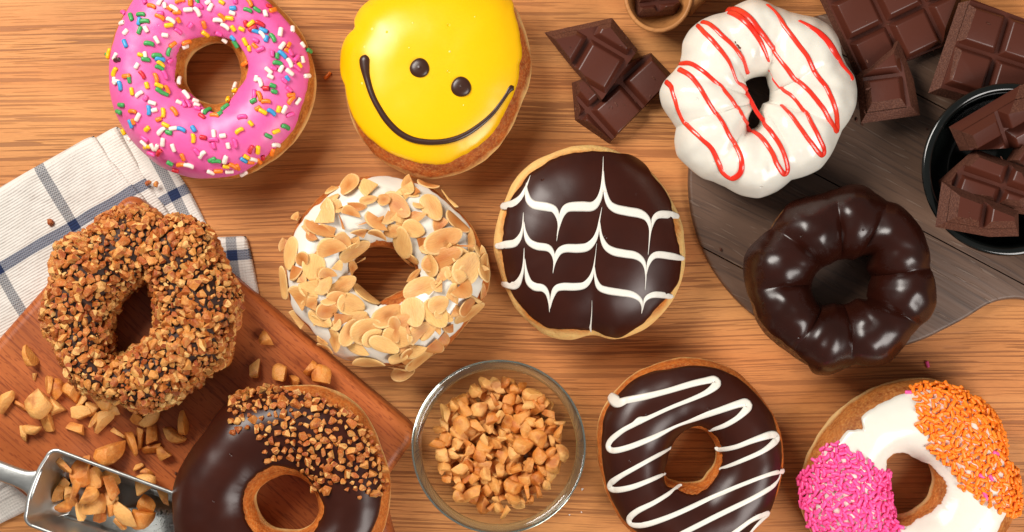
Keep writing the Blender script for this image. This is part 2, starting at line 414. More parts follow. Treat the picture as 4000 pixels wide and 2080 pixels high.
# ------------------------------------------------------------------ towel
def build_towel():
    c0 = P(300, 1250)
    r = thing('kitchen_towel', 'folded white woven kitchen towel with blue stripes under the chopping board', 'towel', (c0[0], c0[1], 0))
    def coons(top, right, bottom, left, nu, nv):
        def at(pl, t):
            p = np.array(pl, float); s = np.r_[0, np.cumsum(np.linalg.norm(np.diff(p, axis=0), axis=1))]; s /= s[-1]
            return np.stack([np.interp(t, s, p[:, 0]), np.interp(t, s, p[:, 1])], -1)
        u = np.linspace(0, 1, nu); v = np.linspace(0, 1, nv)
        T, B, L, R = at(top, u), at(bottom, u), at(left, v), at(right, v)
        G = (1 - v)[None, :, None] * T[:, None] + v[None, :, None] * B[:, None] + (1 - u)[:, None, None] * L[None] + u[:, None, None] * R[None]
        c = lambda a, b: a[:, None, None] * b[None, :, None]
        G -= c(1 - u, 1 - v) * T[0] + c(u, 1 - v) * T[-1] + c(1 - u, v) * B[0] + c(u, v) * B[-1]
        return G
    def layer(name, top, right, bottom, left, z, th, cross, ua, seed, nu=90, nv=90):
        G = coons(*[[(q[0], q[1]) for q in Z('J', e)] for e in (top, right, bottom, left)], nu, nv)
        V = []; UV = []
        ca, sa = math.cos(ua), math.sin(ua); cx, cy = Z('J', [cross])[0]
        for i in range(nu):
            for k in range(nv):
                x, y = P(*G[i, k], z)
                e = min(i, nu - 1 - i, k, nv - 1 - k) * 0.0016
                fall = 1 - math.sqrt(max(0.0, 1 - (1 - min(1, e / 0.003)) ** 2)) if e < 0.003 else 0
                zz = z + th * (1 - fall) + 0.0011 * nz(x * 38 + seed, y * 38) + 0.0004 * nz(x * 150, y * 150 + seed)
                V.append((x - c0[0], y - c0[1], max(zz, 0.0003)))
                wob = 0.0006 * nz(x * 60, y * 60, seed); dx, dy = (G[i, k, 0] - cx) * M, (G[i, k, 1] - cy) * M
                UV.append((dx * ca + dy * sa + wob, -dx * sa + dy * ca + wob))
        F = grid_faces(nu, nv, False, False)
        me = mesh_of(name, V, F, MT['cloth']); ul = me.uv_layers.new(name='weave')
        vi = np.empty(len(me.loops), int); me.loops.foreach_get('vertex_index', vi)
        ul.data.foreach_set('uv', np.array(UV)[vi].ravel())
        o = link(name, me, r)
        md = o.modifiers.new('thickness', 'SOLIDIFY'); md.thickness = 0.0012; md.offset = -1
        return o
    ua = math.atan2(-0.505, 0.863)
    layer('towel_fold', [(-700, 840), (745, 35)], [(745, 35), (1090, 268), (1200, 430), (1300, 630), (1500, 1000), (1700, 1700)],
          [(-300, 2700), (1700, 1700)], [(-700, 840), (-300, 2700)], 0.0008, 0.0012, (1120, 462), ua + 0.03, 1.0)
    layer('towel_fold', [(-700, 836), (742, 37)], [(742, 37), (830, 190), (905, 320), (1060, 560), (1350, 1000), (1500, 1600)],
          [(-280, 2600), (1500, 1600)], [(-700, 836), (-280, 2600)], 0.0022, 0.0012, (760, 490), ua + 0.01, 2.0)
    layer('towel_fold', [(-700, 826), (545, 118), (600, 95)], [(600, 95), (715, 255), (850, 400), (940, 520), (1200, 1000), (1300, 1500)],
          [(-260, 2500), (1300, 1500)], [(-700, 826), (-260, 2500)], 0.0038, 0.0012, (475, 655), ua, 3.0)
    layer('towel_corner', [(900, 765), (1300, 748), (1565, 735)], [(1565, 735), (1595, 850), (1640, 1080), (1690, 1500)],
          [(900, 1500), (1690, 1500)], [(900, 765), (900, 1500)], 0.0010, 0.0012, (1490, 850), math.radians(-6), 4.0, 50, 50)
    # hem stitched along the upper edge
    V = []; F = []
    line = resample([(p[0], p[1]) for p in Z('J', [(-100, 636), (260, 425), (500, 300), (590, 245), (640, 215)])], 5)
    zt = 0.0052
    for i, q in enumerate(line):
        d = line[min(i + 1, len(line) - 1)] - line[max(i - 1, 0)]; d /= np.linalg.norm(d); s = np.array([-d[1], d[0]])
        for a in np.linspace(0, math.pi, 6):
            x, y = P(*(q + s * 5.5 * math.cos(a)), zt)
            V.append((x - c0[0], y - c0[1], zt - 0.0004 + 0.0009 * math.sin(a)))
    F = grid_faces(len(line), 6, False, False)
    me = mesh_of('hem', V, F, MT['cloth']); ul = me.uv_layers.new(name='weave')
    vi = np.empty(len(me.loops), int); me.loops.foreach_get('vertex_index', vi)
    uvv = np.array([(v[0] * 1.0 + 0.011, 0.02 + v[1] * 0.02) for v in V]); uvv[:, 0] = 0.010 + 0.0006 * (uvv[:, 0] % 1)
    ul.data.foreach_set('uv', uvv[vi].ravel()); link('hem', me, r)
build_towel()

# ------------------------------------------------------------------ doughnuts
NT_ = 720
TH = np.arange(NT_) / NT_ * 2 * math.pi
def csmooth(a, deg):
    k = max(1, int(deg / 0.5)); x = np.arange(-3 * k, 3 * k + 1); g = np.exp(-0.5 * (x / k) ** 2); g /= g.sum()
    return np.convolve(np.r_[a[-3 * k:], a, a[:3 * k]], g, 'valid')
def polar(pts, c):
    p = np.array(pts, float) - c; th = np.arctan2(p[:, 1], p[:, 0]) % (2 * math.pi); r = np.hypot(p[:, 0], p[:, 1])
    i = np.argsort(th); th, r = th[i], r[i]
    th = np.r_[th[-3:] - 2 * math.pi, th, th[:3] + 2 * math.pi]; r = np.r_[r[-3:], r, r[:3]]
    return np.interp(TH, th, r)

class Ring:
    """A doughnut body: outer and inner radius by angle, a domed top, lobes and soft lumps; all in world metres."""
    def __init__(s, c, outer, hole, zb, H, zeq=0.42, n=2.3, m=0.5, valleys=None, dh=0.3, lump=0.0006, lscale=90, seed=0.0, sm=3, smh=4, lsm=3.0):
        s.zb, s.H, s.n, s.m, s.lump, s.ls, s.seed = zb, H, n, m, lump, lscale, seed
        s.ze = zb + H * zeq; s.Ht = H * (1 - zeq); s.Hb = H * zeq
        s.C = np.array(P(*c, s.ze))
        W = lambda q: [P(x, y, s.ze) for x, y in q]
        s.Ro = csmooth(polar(W(outer), s.C), sm)
        s.Ri = csmooth(polar(W(hole), s.C), smh) if hole else None
        s.hs = np.ones(NT_)
        if valleys:
            va = sorted(math.atan2(*(np.array(P(x, y, s.ze)) - s.C)[::-1]) % (2 * math.pi) for x, y in valleys)
            for k in range(len(va)):
                a, b = va[k], va[(k + 1) % len(va)]
                if b <= a: b += 2 * math.pi
                t = ((TH - a) % (2 * math.pi)) / (b - a); ok = t <= 1
                s.hs[ok] = 1 - dh + dh * (1 - np.abs(2 * t[ok] - 1) ** 2.4) ** 0.6
            s.hs = csmooth(s.hs, lsm)
    def rad(s, arr, th): return np.interp(th % (2 * math.pi), np.r_[TH, 2 * math.pi], np.r_[arr, arr[0]])
    def prof(s, u, n=None): return np.maximum(0.0, 1 - np.abs(u) ** (n or s.n)) ** s.m
    def lumps(s, x, y): return s.lump * np.array([nz(a * s.ls + s.seed, b * s.ls, s.seed) + 0.4 * nz(a * s.ls * 2.7, b * s.ls * 2.7, s.seed) for a, b in zip(np.ravel(x), np.ravel(y))]).reshape(np.shape(x))
    def fast(s, arr, th):
        f = (th % (2 * math.pi)) / (2 * math.pi) * NT_; i = int(f); f -= i; return arr[i % NT_] * (1 - f) + arr[(i + 1) % NT_] * f
    def lob(s, hs, u): return 1 - (1 - hs) * (0.40 + 0.60 * (0.5 - 0.5 * u))
    def tu(s, x, y):
        dx, dy = x - s.C[0], y - s.C[1]; th = math.atan2(dy, dx); r = math.hypot(dx, dy); ro = s.fast(s.Ro, th)
        if s.Ri is None: return th, r / ro
        ri = s.fast(s.Ri, th); return th, (r - (ro + ri) / 2) / ((ro - ri) / 2)
    def topz(s, x, y):
        th, u = s.tu(x, y)
        if abs(u) >= 1: return s.ze
        f = (1 - abs(u) ** s.n) ** s.m
        lm = s.lump * (nz(x * s.ls + s.seed, y * s.ls, s.seed) + 0.4 * nz(x * s.ls * 2.7, y * s.ls * 2.7, s.seed))
        return s.ze + s.Ht * s.lob(s.fast(s.hs, th), u) * f + lm * min(1, f * 1.5)
    def hit(s, px, py):
        z = s.zb + s.H * 0.9
        for _ in range(9): z = 0.4 * z + 0.6 * s.topz(*P(px, py, z))
        x, y = P(px, py, z); return x, y, z
    def normal(s, x, y, e=0.0005):
        return Vector((s.topz(x - e, y) - s.topz(x + e, y), s.topz(x, y - e) - s.topz(x, y + e), 2 * e)).normalized()
    def surf(s, th, ph):
        """arrays of angle and section angle -> points"""
        ro = s.rad(s.Ro, th); hs = s.rad(s.hs, th); u = np.cos(ph)
        if s.Ri is None: r = ro * np.abs(u)
        else:
            ri = s.rad(s.Ri, th); r = (ro + ri) / 2 + (ro - ri) / 2 * u
        f = s.prof(u); sg = np.sin(ph)
        x = s.C[0] + r * np.cos(th); y = s.C[1] + r * np.sin(th)
        z = np.where(sg >= 0, s.ze + s.Ht * s.lob(hs, u) * f + s.lumps(x, y) * np.minimum(1, f * 1.5), s.ze - s.Hb * s.prof(u, 3.0))
        return np.stack([x, y, z], -1)
    def dough(s, root, mat, nt=168, nk=52):
        th = np.arange(nt) / nt * 2 * math.pi
        ph = (np.arange(nk) / nk * 2 * math.pi) if s.Ri is not None else np.linspace(math.pi / 2 - 0.01, -math.pi / 2 + 0.01, nk)
        T, PH = np.meshgrid(th, ph, indexing='ij'); S = s.surf(T, PH)
        # small unevenness of the crust
        wob = np.array([nz(a * 160, b * 160, c * 160 + s.seed) for a, b, c in S.reshape(-1, 3)]).reshape(T.shape) * 0.0004
        S[..., 0] += wob * np.cos(T); S[..., 1] += wob * np.sin(T)
        V = (S - np.array([s.C[0], s.C[1], s.zb])).reshape(-1, 3); V[:, 2] = np.maximum(V[:, 2], 0.0)
        F = grid_faces(nt, nk, True, s.Ri is not None)
        if s.Ri is None: F += [tuple(i * nk for i in range(nt)), tuple(i * nk + nk - 1 for i in range(nt))[::-1]]
        return part('dough', V, F, mat, root)
    def edge_phi(s, pts, default, sign, jag, seed):
        """section angle of an icing edge traced in the photograph"""
        if pts is None: return np.full(NT_, default)
        A = []; 
        for px, py in pts:
            x, y, z = s.hit(px, py); th, u = s.tu(x, y); A.append((th % (2 * math.pi), u))
        A.sort(); th = np.array([a[0] for a in A]); u = np.array([a[1] for a in A])
        if sign > 0: ph = np.where(u > 0.975, -0.10 - 0.25 * np.clip(u - 0.975, 0, 0.2) * 5, np.arccos(np.clip(u, -1, 1)))
        else: ph = np.where(u < -0.975, math.pi + 0.10, np.arccos(np.clip(u, -1, 1)))
        th = np.r_[th[-3:] - 2 * math.pi, th, th[:3] + 2 * math.pi]; ph = np.r_[ph[-3:], ph, ph[:3]]
        o = csmooth(np.interp(TH, th, ph), 1.2)
        j = np.array([nz(math.cos(t) * 5 + seed, math.sin(t) * 5, seed) + 0.7 * nz(math.cos(t) * 14 + seed, math.sin(t) * 14, 3) for t in TH])
        return o + jag * j
    def icing(s, root, mat, outer, inner, T=0.0011, jag=0.035, seed=1.0, nt=320, nk=44, name='icing', wr=0.0022, outer_default=-0.25, inner_default=math.pi + 0.25):
        po = s.edge_phi(outer, outer_default, 1, jag, seed)
        pi_ = s.edge_phi(inner, inner_default, -1, jag, seed + 9) if s.Ri is not None else np.full(NT_, math.pi / 2 - 0.01)
        th = np.arange(nt) / nt * 2 * math.pi; a = s.rad(po, th); b = s.rad(pi_, th)
        k = np.linspace(0, 1, nk); k = 0.5 - 0.5 * np.cos(math.pi * k) if s.Ri is not None else 1 - np.cos(k * math.pi / 2)
        PH = a[:, None] + (b - a)[:, None] * k[None]; TT = np.repeat(th[:, None], nk, 1); S = s.surf(TT, PH)
        d1 = np.roll(S, -1, 0) - np.roll(S, 1, 0); d2 = np.gradient(S, axis=1); N = np.cross(d1, d2)
        N /= np.maximum(np.linalg.norm(N, axis=2), 1e-12)[..., None]; N = np.where((N[..., 2:] < 0) & (PH[..., None] > 0) & (PH[..., None] < math.pi), -N, N)
        arc = np.r_['1', np.zeros((nt, 1)), np.cumsum(np.linalg.norm(np.diff(S, axis=1), axis=2), axis=1)]
        dist = arc if s.Ri is None else np.minimum(arc, arc[:, -1:] - arc)
        q = np.clip(dist / wr, 0, 1); t = (T + 0.0006) * np.sqrt(1 - (1 - q) ** 2) - 0.0006
        # thicker bead along the rim of the icing
        t += 0.00025 * np.exp(-((dist - wr) / wr) ** 2) * (q > 0)
        S = S + N * t[..., None]
        V = (S - np.array([s.C[0], s.C[1], s.zb])).reshape(-1, 3); F = grid_faces(nt, nk, True, False)
        if s.Ri is None: F.append(tuple(i * nk + nk - 1 for i in range(nt)))
        s.T = T; s.top = part(name, V, F, mat, root)
        return s.top
    def stripe(s, root, name, mat, pts, zs, T, hmul=0.32, wm=1.1, sink=0.35, step=5, hmin=0.0, rnd=True):
        """a piped line of icing laid over the surface; pts = (x, y, width) in photograph pixels"""
        q = resample(pts, step); n = len(q); X = []
        ok = []
        for x, y, w in q:
            hx = s.hit(x, y); th, u = s.tu(hx[0], hx[1]); ok.append(not (s.Ri is not None and u < -0.93)); X.append(hx)
        X = np.array(X); ok = np.array(ok)
        if not ok.all() and ok.any():       # a strand hanging across the hole
            idx = np.arange(n); X[:, 2] = np.interp(idx, idx[ok], X[ok, 2])
            for i in np.where(~ok)[0]: X[i, 0], X[i, 1] = P(q[i, 0], q[i, 1], X[i, 2])
        X[:, 2] = np.convolve(np.r_[X[0, 2], X[0, 2], X[:, 2], X[-1, 2], X[-1, 2]], np.ones(5) / 5, 'valid')
        w = np.maximum(q[:, 2] * M * wm, 0.0001)
        ds = np.r_[0, np.cumsum(np.linalg.norm(np.diff(X, axis=0), axis=1))]
        if rnd:
            e = np.minimum(ds, ds[-1] - ds); k = np.clip(e / np.maximum(w * 0.5, 1e-6), 0, 1); endr = np.sqrt(np.maximum(1 - (1 - k) ** 2, 0.02))
        else: endr = np.ones(n)
        NS = 9; V = []
        for i in range(n):
            tg = Vector(X[min(i + 1, n - 1)] - X[max(i - 1, 0)]).normalized()
            nn = s.normal(X[i, 0], X[i, 1]) if ok[i] else Vector((0, 0, 1))
            nn = (nn + Vector((0, 0, 1.6))).normalized(); sd = tg.cross(nn).normalized(); nn = sd.cross(tg).normalized()
            hw = w[i] * 0.5 * endr[i]; hh = max(w[i] * hmul, hmin) * endr[i]
            for j in range(NS):
                a = math.pi * 2 * j / NS + math.pi / 2
                up = math.sin(a); p = Vector(X[i]) + nn * (T + 0.0004) + sd * (math.cos(a) * hw) + nn * (up * hh if up > 0 else up * max(hh * sink, 0.0003))
                V.append((p.x - s.C[0], p.y - s.C[1], p.z - s.zb))
        F = grid_faces(n, NS, False, True); F += [tuple(range(NS)), tuple((n - 1) * NS + j for j in range(NS))[::-1]]
        return part(name, V, F, mat, s.top or root)
    def frame_at(s, x, y, ang):
        """rotation whose X follows image angle ang (clockwise degrees) along the surface and whose Z is the normal"""
        n = s.normal(x, y); a = -math.radians(ang); d = Vector((math.cos(a), math.sin(a), 0)); d = (d - n * d.dot(n)).normalized()
        return Matrix((d, n.cross(d), n)).transposed()
    def root(s, name, label, cat='doughnut'): 
        s.o = thing(name, label, cat, (s.C[0], s.C[1], s.zb)); s.top = None; return s.o
    def put(s, me, name, x, y, z, rot, scale=1.0):
        o = bpy.data.objects.new(name, me); COL.objects.link(o); o.parent = s.top or s.o
        o.matrix_local = Matrix.Translation((x - s.C[0], y - s.C[1], z - s.zb)) @ rot.to_4x4() @ (Matrix.Diagonal((*([scale] * 3 if np.isscalar(scale) else scale), 1)))
        return o

# small things shared by several doughnuts
def sprinkle_mesh(mat, L=0.0036, R=0.00078, bend=0.0, name='sprinkle'):
    NS = 8; V = []; rows = [(-0.5, 0.25), (-0.47, 0.72), (-0.40, 1.0), (-0.15, 1.02), (0.15, 0.98), (0.40, 1.0), (0.47, 0.72), (0.5, 0.25)]
    for t, k in rows:
        for j in range(NS):
            a = 2 * math.pi * j / NS
            V.append((t * L, R * k * math.cos(a) + bend * (1 - 4 * t * t) * L, R * k * math.sin(a)))
    F = grid_faces(len(rows), NS, False, True); F += [tuple(range(NS))[::-1], tuple((len(rows) - 1) * NS + j for j in range(NS))]
    return mesh_of(name, V, F, mat)
def fix_out(bm):
    bmesh.ops.recalc_face_normals(bm, faces=bm.faces[:])
def cut_chunk(seed, ratio, cuts, sub, depth=(0.35, 0.8), flat=False):
    """an irregular broken nut piece about 2 units long"""
    R = random.Random(seed); bm = bmesh.new(); bmesh.ops.create_icosphere(bm, subdivisions=sub, radius=1.0)
    for v in bm.verts:
        v.co *= 1 + 0.16 * nz(v.co.x * 1.3 + seed * 3.1, v.co.y * 1.3, v.co.z * 1.3)
        v.co.x *= ratio[0]; v.co.y *= ratio[1]; v.co.z *= ratio[2]
    planes = [(Vector((0, 0, -0.05)), Vector((0.05, 0.1, -1)))] if flat else []
    for _ in range(cuts):
        n = Vector((R.gauss(0, 1), R.gauss(0, 1), R.gauss(0, 0.55))).normalized()
        ext = Vector((ratio[0] * n.x, ratio[1] * n.y, ratio[2] * n.z)).length
        planes.append((n * ext * R.uniform(*depth), n))
    for co, n in planes:
        g = bmesh.ops.bisect_plane(bm, geom=bm.verts[:] + bm.edges[:] + bm.faces[:], plane_co=co, plane_no=n, clear_outer=True)
        e = [x for x in g['geom_cut'] if isinstance(x, bmesh.types.BMEdge)]
        if e: bmesh.ops.holes_fill(bm, edges=e)
    bmesh.ops.remove_doubles(bm, verts=bm.verts[:], dist=0.02)
    return bm
CHIPS = []
for k in range(14):
    bm = cut_chunk(100 + k, (1.0, random.uniform(0.5, 0.85), random.uniform(0.45, 0.75)), random.choice([4, 5, 6]), 1, (0.22, 0.75))
    CHIPS.append(bm_mesh('nut_chip', bm, MT['chip'], sharp=24))
PEANUTS = []
for k in range(14):
    bm = cut_chunk(300 + k, (1.0, random.uniform(0.58, 0.78), random.uniform(0.5, 0.68)), random.choice([2, 3, 3, 4, 5]), 3, (0.12, 0.58), flat=(k % 2 == 0))
    bmesh.ops.bevel(bm, geom=[e for e in bm.edges if len(e.link_faces) == 2 and e.calc_face_angle(0) > 0.5], offset=0.045, segments=2, affect='EDGES', profile=0.5, clamp_overlap=True)
    for v in bm.verts: v.co *= 1 + 0.05 * nz(v.co.x * 3.1 + k, v.co.y * 3.1, v.co.z * 3.1)
    PEANUTS.append(bm_mesh('peanut_piece', bm, MT['peanut'], sharp=40))
def join_copies(name, items, mats, parent, kind='stuff'):
    """items: (mesh, matrix) baked into one mesh"""
    V = []; F = []; off = 0
    for me, mx in items:
        co = np.empty(len(me.vertices) * 3); me.vertices.foreach_get('co', co); co = co.reshape(-1, 3)
        A = np.array(mx.to_3x3()); V.append(co @ A.T + np.array(mx.translation)); F += [tuple(i + off for i in p.vertices) for p in me.polygons]; off += len(co)
    me = mesh_of(name, np.vstack(V), F, mats, smooth=True); me.set_sharp_from_angle(angle=math.radians(38))
    o = link(name, me, parent); o['kind'] = kind; return o
def rand_rot(): return Matrix.Rotation(random.uniform(0, 6.28), 3, 'Z') @ Matrix.Rotation(random.uniform(-0.9, 0.9), 3, 'X') @ Matrix.Rotation(random.uniform(-0.7, 0.7), 3, 'Y')

# ------------------------------------------------------------------ pink doughnut with mixed sprinkles
def pink_doughnut():
    outer = Z('A', [(60, 560), (75, 350), (110, 230), (175, 90), (240, 0), (300, -80), (480, -170), (700, -205), (950, -175), (1120, -90), (1240, 0), (1310, 80), (1410, 190), (1490, 330), (1530, 430), (1555, 560), (1540, 720), (1480, 900), (1400, 1030), (1290, 1130), (1140, 1230), (1010, 1290), (870, 1305), (720, 1290), (570, 1250), (440, 1200), (330, 1110), (230, 1020), (150, 900), (90, 770)])
    hole = Z('A', [(610, 540), (640, 420), (700, 360), (800, 320), (900, 325), (970, 390), (1000, 480), (1005, 590), (980, 660), (940, 720), (840, 755), (750, 745), (690, 720), (640, 660), (610, 600)])
    io = Z('A', [(60, 560), (80, 340), (180, 95), (300, -75), (480, -160), (700, -190), (930, -150), (1100, -60), (1200, 20), (1290, 110), (1390, 230), (1450, 320), (1495, 430), (1492, 600), (1440, 800), (1380, 950), (1250, 1080), (1130, 1180), (980, 1262), (800, 1285), (570, 1245), (440, 1195), (230, 1018), (90, 770)])
    ii = Z('A', [(525, 560), (540, 450), (560, 350), (620, 300), (750, 265), (880, 272), (980, 310), (1050, 420), (1060, 520), (1040, 590), (1000, 650), (950, 720), (900, 790), (820, 822), (740, 790), (690, 735), (640, 690), (560, 650), (528, 600)])
    r = Ring(Z('A', [(805, 545)])[0], outer, hole, 0.0005, 0.033, lump=0.0005, seed=1.5, n=2.4)
    o = r.root('doughnut', 'pink iced ring doughnut with multicoloured sprinkles')
    r.dough(o, m_dough('ring_dough_pink', 0.033, (0.37, 0.43))); r.icing(o, MT['pink'], io, ii, 0.0010, 0.03, 3.0)
    S = """320,20,P,60;425,20,W,-60;458,45,W,80;365,55,O,20;565,15,O,-15;545,92,O,0;625,72,W,-5;688,85,W,60;642,22,O,90;690,8,G,80;690,45,P,30;770,20,W,-30;788,55,W,-60;872,22,Y,30;965,12,P,80;950,64,B,-5;948,97,W,20;1062,32,O,65;1055,85,G,20;1118,83,G,30;1198,60,R,-10;1225,90,O,-35;1177,110,W,85;425,100,P,0;172,108,P,30;222,136,G,60;290,117,G,5;277,163,B,-80;313,165,G,0;162,178,W,5;183,240,W,-40;278,225,G,-70;320,217,W,60;420,130,O,30;497,150,W,30;555,145,O,65;482,185,Y,-8;640,178,P,-60;545,225,P,40;740,170,O,80;748,230,Y,62;845,145,W,5;873,122,O,50;930,130,Y,5;900,185,W,35;852,230,P,50;962,202,Y,60;1020,210,Y,20;1045,175,R,80;1080,175,Y,-40;1092,208,R,-30;1142,182,R,25;1115,230,B,20;1172,225,B,20;1160,260,W,50;1192,288,B,-75;1235,283,G,60;1285,243,W,-75;1365,225,W,-60;178,322,B,60;393,290,W,60;452,257,W,5;340,322,G,10;502,320,O,-25;600,300,O,5;588,328,W,5;902,280,W,50;963,267,B,45;985,310,G,80;1050,300,Y,65;1080,350,Y,88;1120,295,P,20;1120,338,O,40;1153,360,P,-20;1345,335,O,-55;1300,340,W,-50;1437,337,W,15;1480,382,G,-15;1340,385,O,30;45,408,G,60;72,395,Y,-60;112,415,W,-50;125,440,K,0;280,403,Y,20;313,400,W,80;315,435,G,10;392,410,G,0;412,435,B,10;475,375,G,-75;478,445,P,-20;415,470,Y,35;408,500,G,20;255,482,W,-58;290,550,R,55;440,550,P,60;185,555,O,-5;205,578,G,85;110,528,Y,-45;108,590,W,70;140,625,B,80;382,573,O,75;328,625,Y,75;405,628,Y,18;222,667,Y,80;410,667,G,30;445,690,G,15;457,662,O,60;540,593,W,-40;275,690,W,-35;318,715,P,-60;365,750,W,15;338,805,B,88;155,760,G,-5;140,808,G,-5;230,810,O,0;382,805,W,-15;442,823,Y,88;413,870,O,-20;518,820,O,55;240,880,O,80;268,850,W,-55;547,757,W,10;592,705,W,45;580,768,P,80;612,772,P,80;670,757,W,-20;680,785,W,5;686,808,P,5;722,860,R,45;765,828,G,-60;742,830,W,-20;818,857,O,15;902,800,G,-55;860,842,G,-50;928,742,Y,60;988,630,W,30;965,668,W,75;985,672,Y,20;1055,462,O,-20;1130,575,W,-75;1152,605,W,65;1192,645,R,0;1242,625,G,20;1252,668,G,15;1225,560,W,28;1212,515,W,40;1245,500,P,15;1297,505,W,-60;1270,410,G,-85;1272,467,G,10;1235,395,P,88;1302,403,B,40;1355,390,P,50;1398,430,P,-40;1437,440,W,70;1350,462,W,60;1355,530,W,35;1400,503,P,25;1420,480,Y,45;1340,572,B,50;1470,555,W,-5;1350,650,P,35;1362,690,O,-5;1320,590,P,40;1110,690,P,88;1145,705,O,70;1105,740,G,-25;1190,745,O,0;1135,790,O,-30;1365,730,O,-45;1407,735,W,-45;1278,795,Y,-75;1315,795,W,-60;1225,820,B,35;1170,815,Y,30;1355,835,P,-8;1020,860,P,-5;1082,902,Y,50;1000,955,Y,-32;1318,920,G,28;1255,950,Y,-10;1200,983,G,30;575,947,B,20;662,942,B,60;657,1008,Y,88;518,937,W,-10;465,910,Y,25;335,932,Y,-40;437,955,W,-40;490,965,G,15;735,1003,R,10;815,978,W,85;878,990,W,-10;810,1022,P,0;812,1058,P,80;962,1040,P,80;915,1058,W,80;175,950,Y,72;213,997,W,-30;320,1000,P,25;318,1035,W,60;342,1058,Y,-30;378,1058,W,85;408,1063,W,-60;448,1028,W,-75;370,1103,P,0;427,1100,R,-50;523,1067,W,80;692,1100,P,55;730,1120,W,-50;500,1170,G,55;592,1130,O,85;580,1185,O,-30;635,1190,W,25;800,1152,G,-30;830,1165,G,5;893,1150,W,-75;540,1218,R,0;790,1235,W,55;845,1227,O,-5;900,1195,Y,20;945,1195,O,50;980,1200,O,72;922,1230,W,8;1020,1243,W,-60;1080,1080,R,-70;1125,1080,Y,85;1022,1152,B,45;1042,1130,Y,40;1087,1148,W,35;1068,1165,O,30;1130,1155,O,60;1158,1130,R,70;1250,1045,W,30;1222,1092,O,80;220,895,B,80;700,45,P,30;520,65,W,30;490,65,O,40;120,600,W,0"""
    meshes = {}
    for it in S.split(';'):
        x, y, c, a = it.split(','); px, py = Z('A', [(float(x), float(y))])[0]
        k = (c, random.choice((0, 1, 2)))
        if k not in meshes: meshes[k] = sprinkle_mesh(MT['spr' + c], (0.0037, 0.0042, 0.0028)[k[1]], R=0.00094, bend=(0, 0.10, 0)[k[1]])
        X, Y, ZZ = r.hit(px, py); Rm = r.frame_at(X, Y, float(a)); n = Rm.col[2]
        p = Vector((X, Y, ZZ)) + n * (0.0010 + 0.0005)
        r.put(meshes[k], 'sprinkle', p.x, p.y, p.z, Rm @ Matrix.Rotation(random.uniform(-0.1, 0.1), 3, 'Y'), random.uniform(0.95, 1.12))
pink_doughnut()

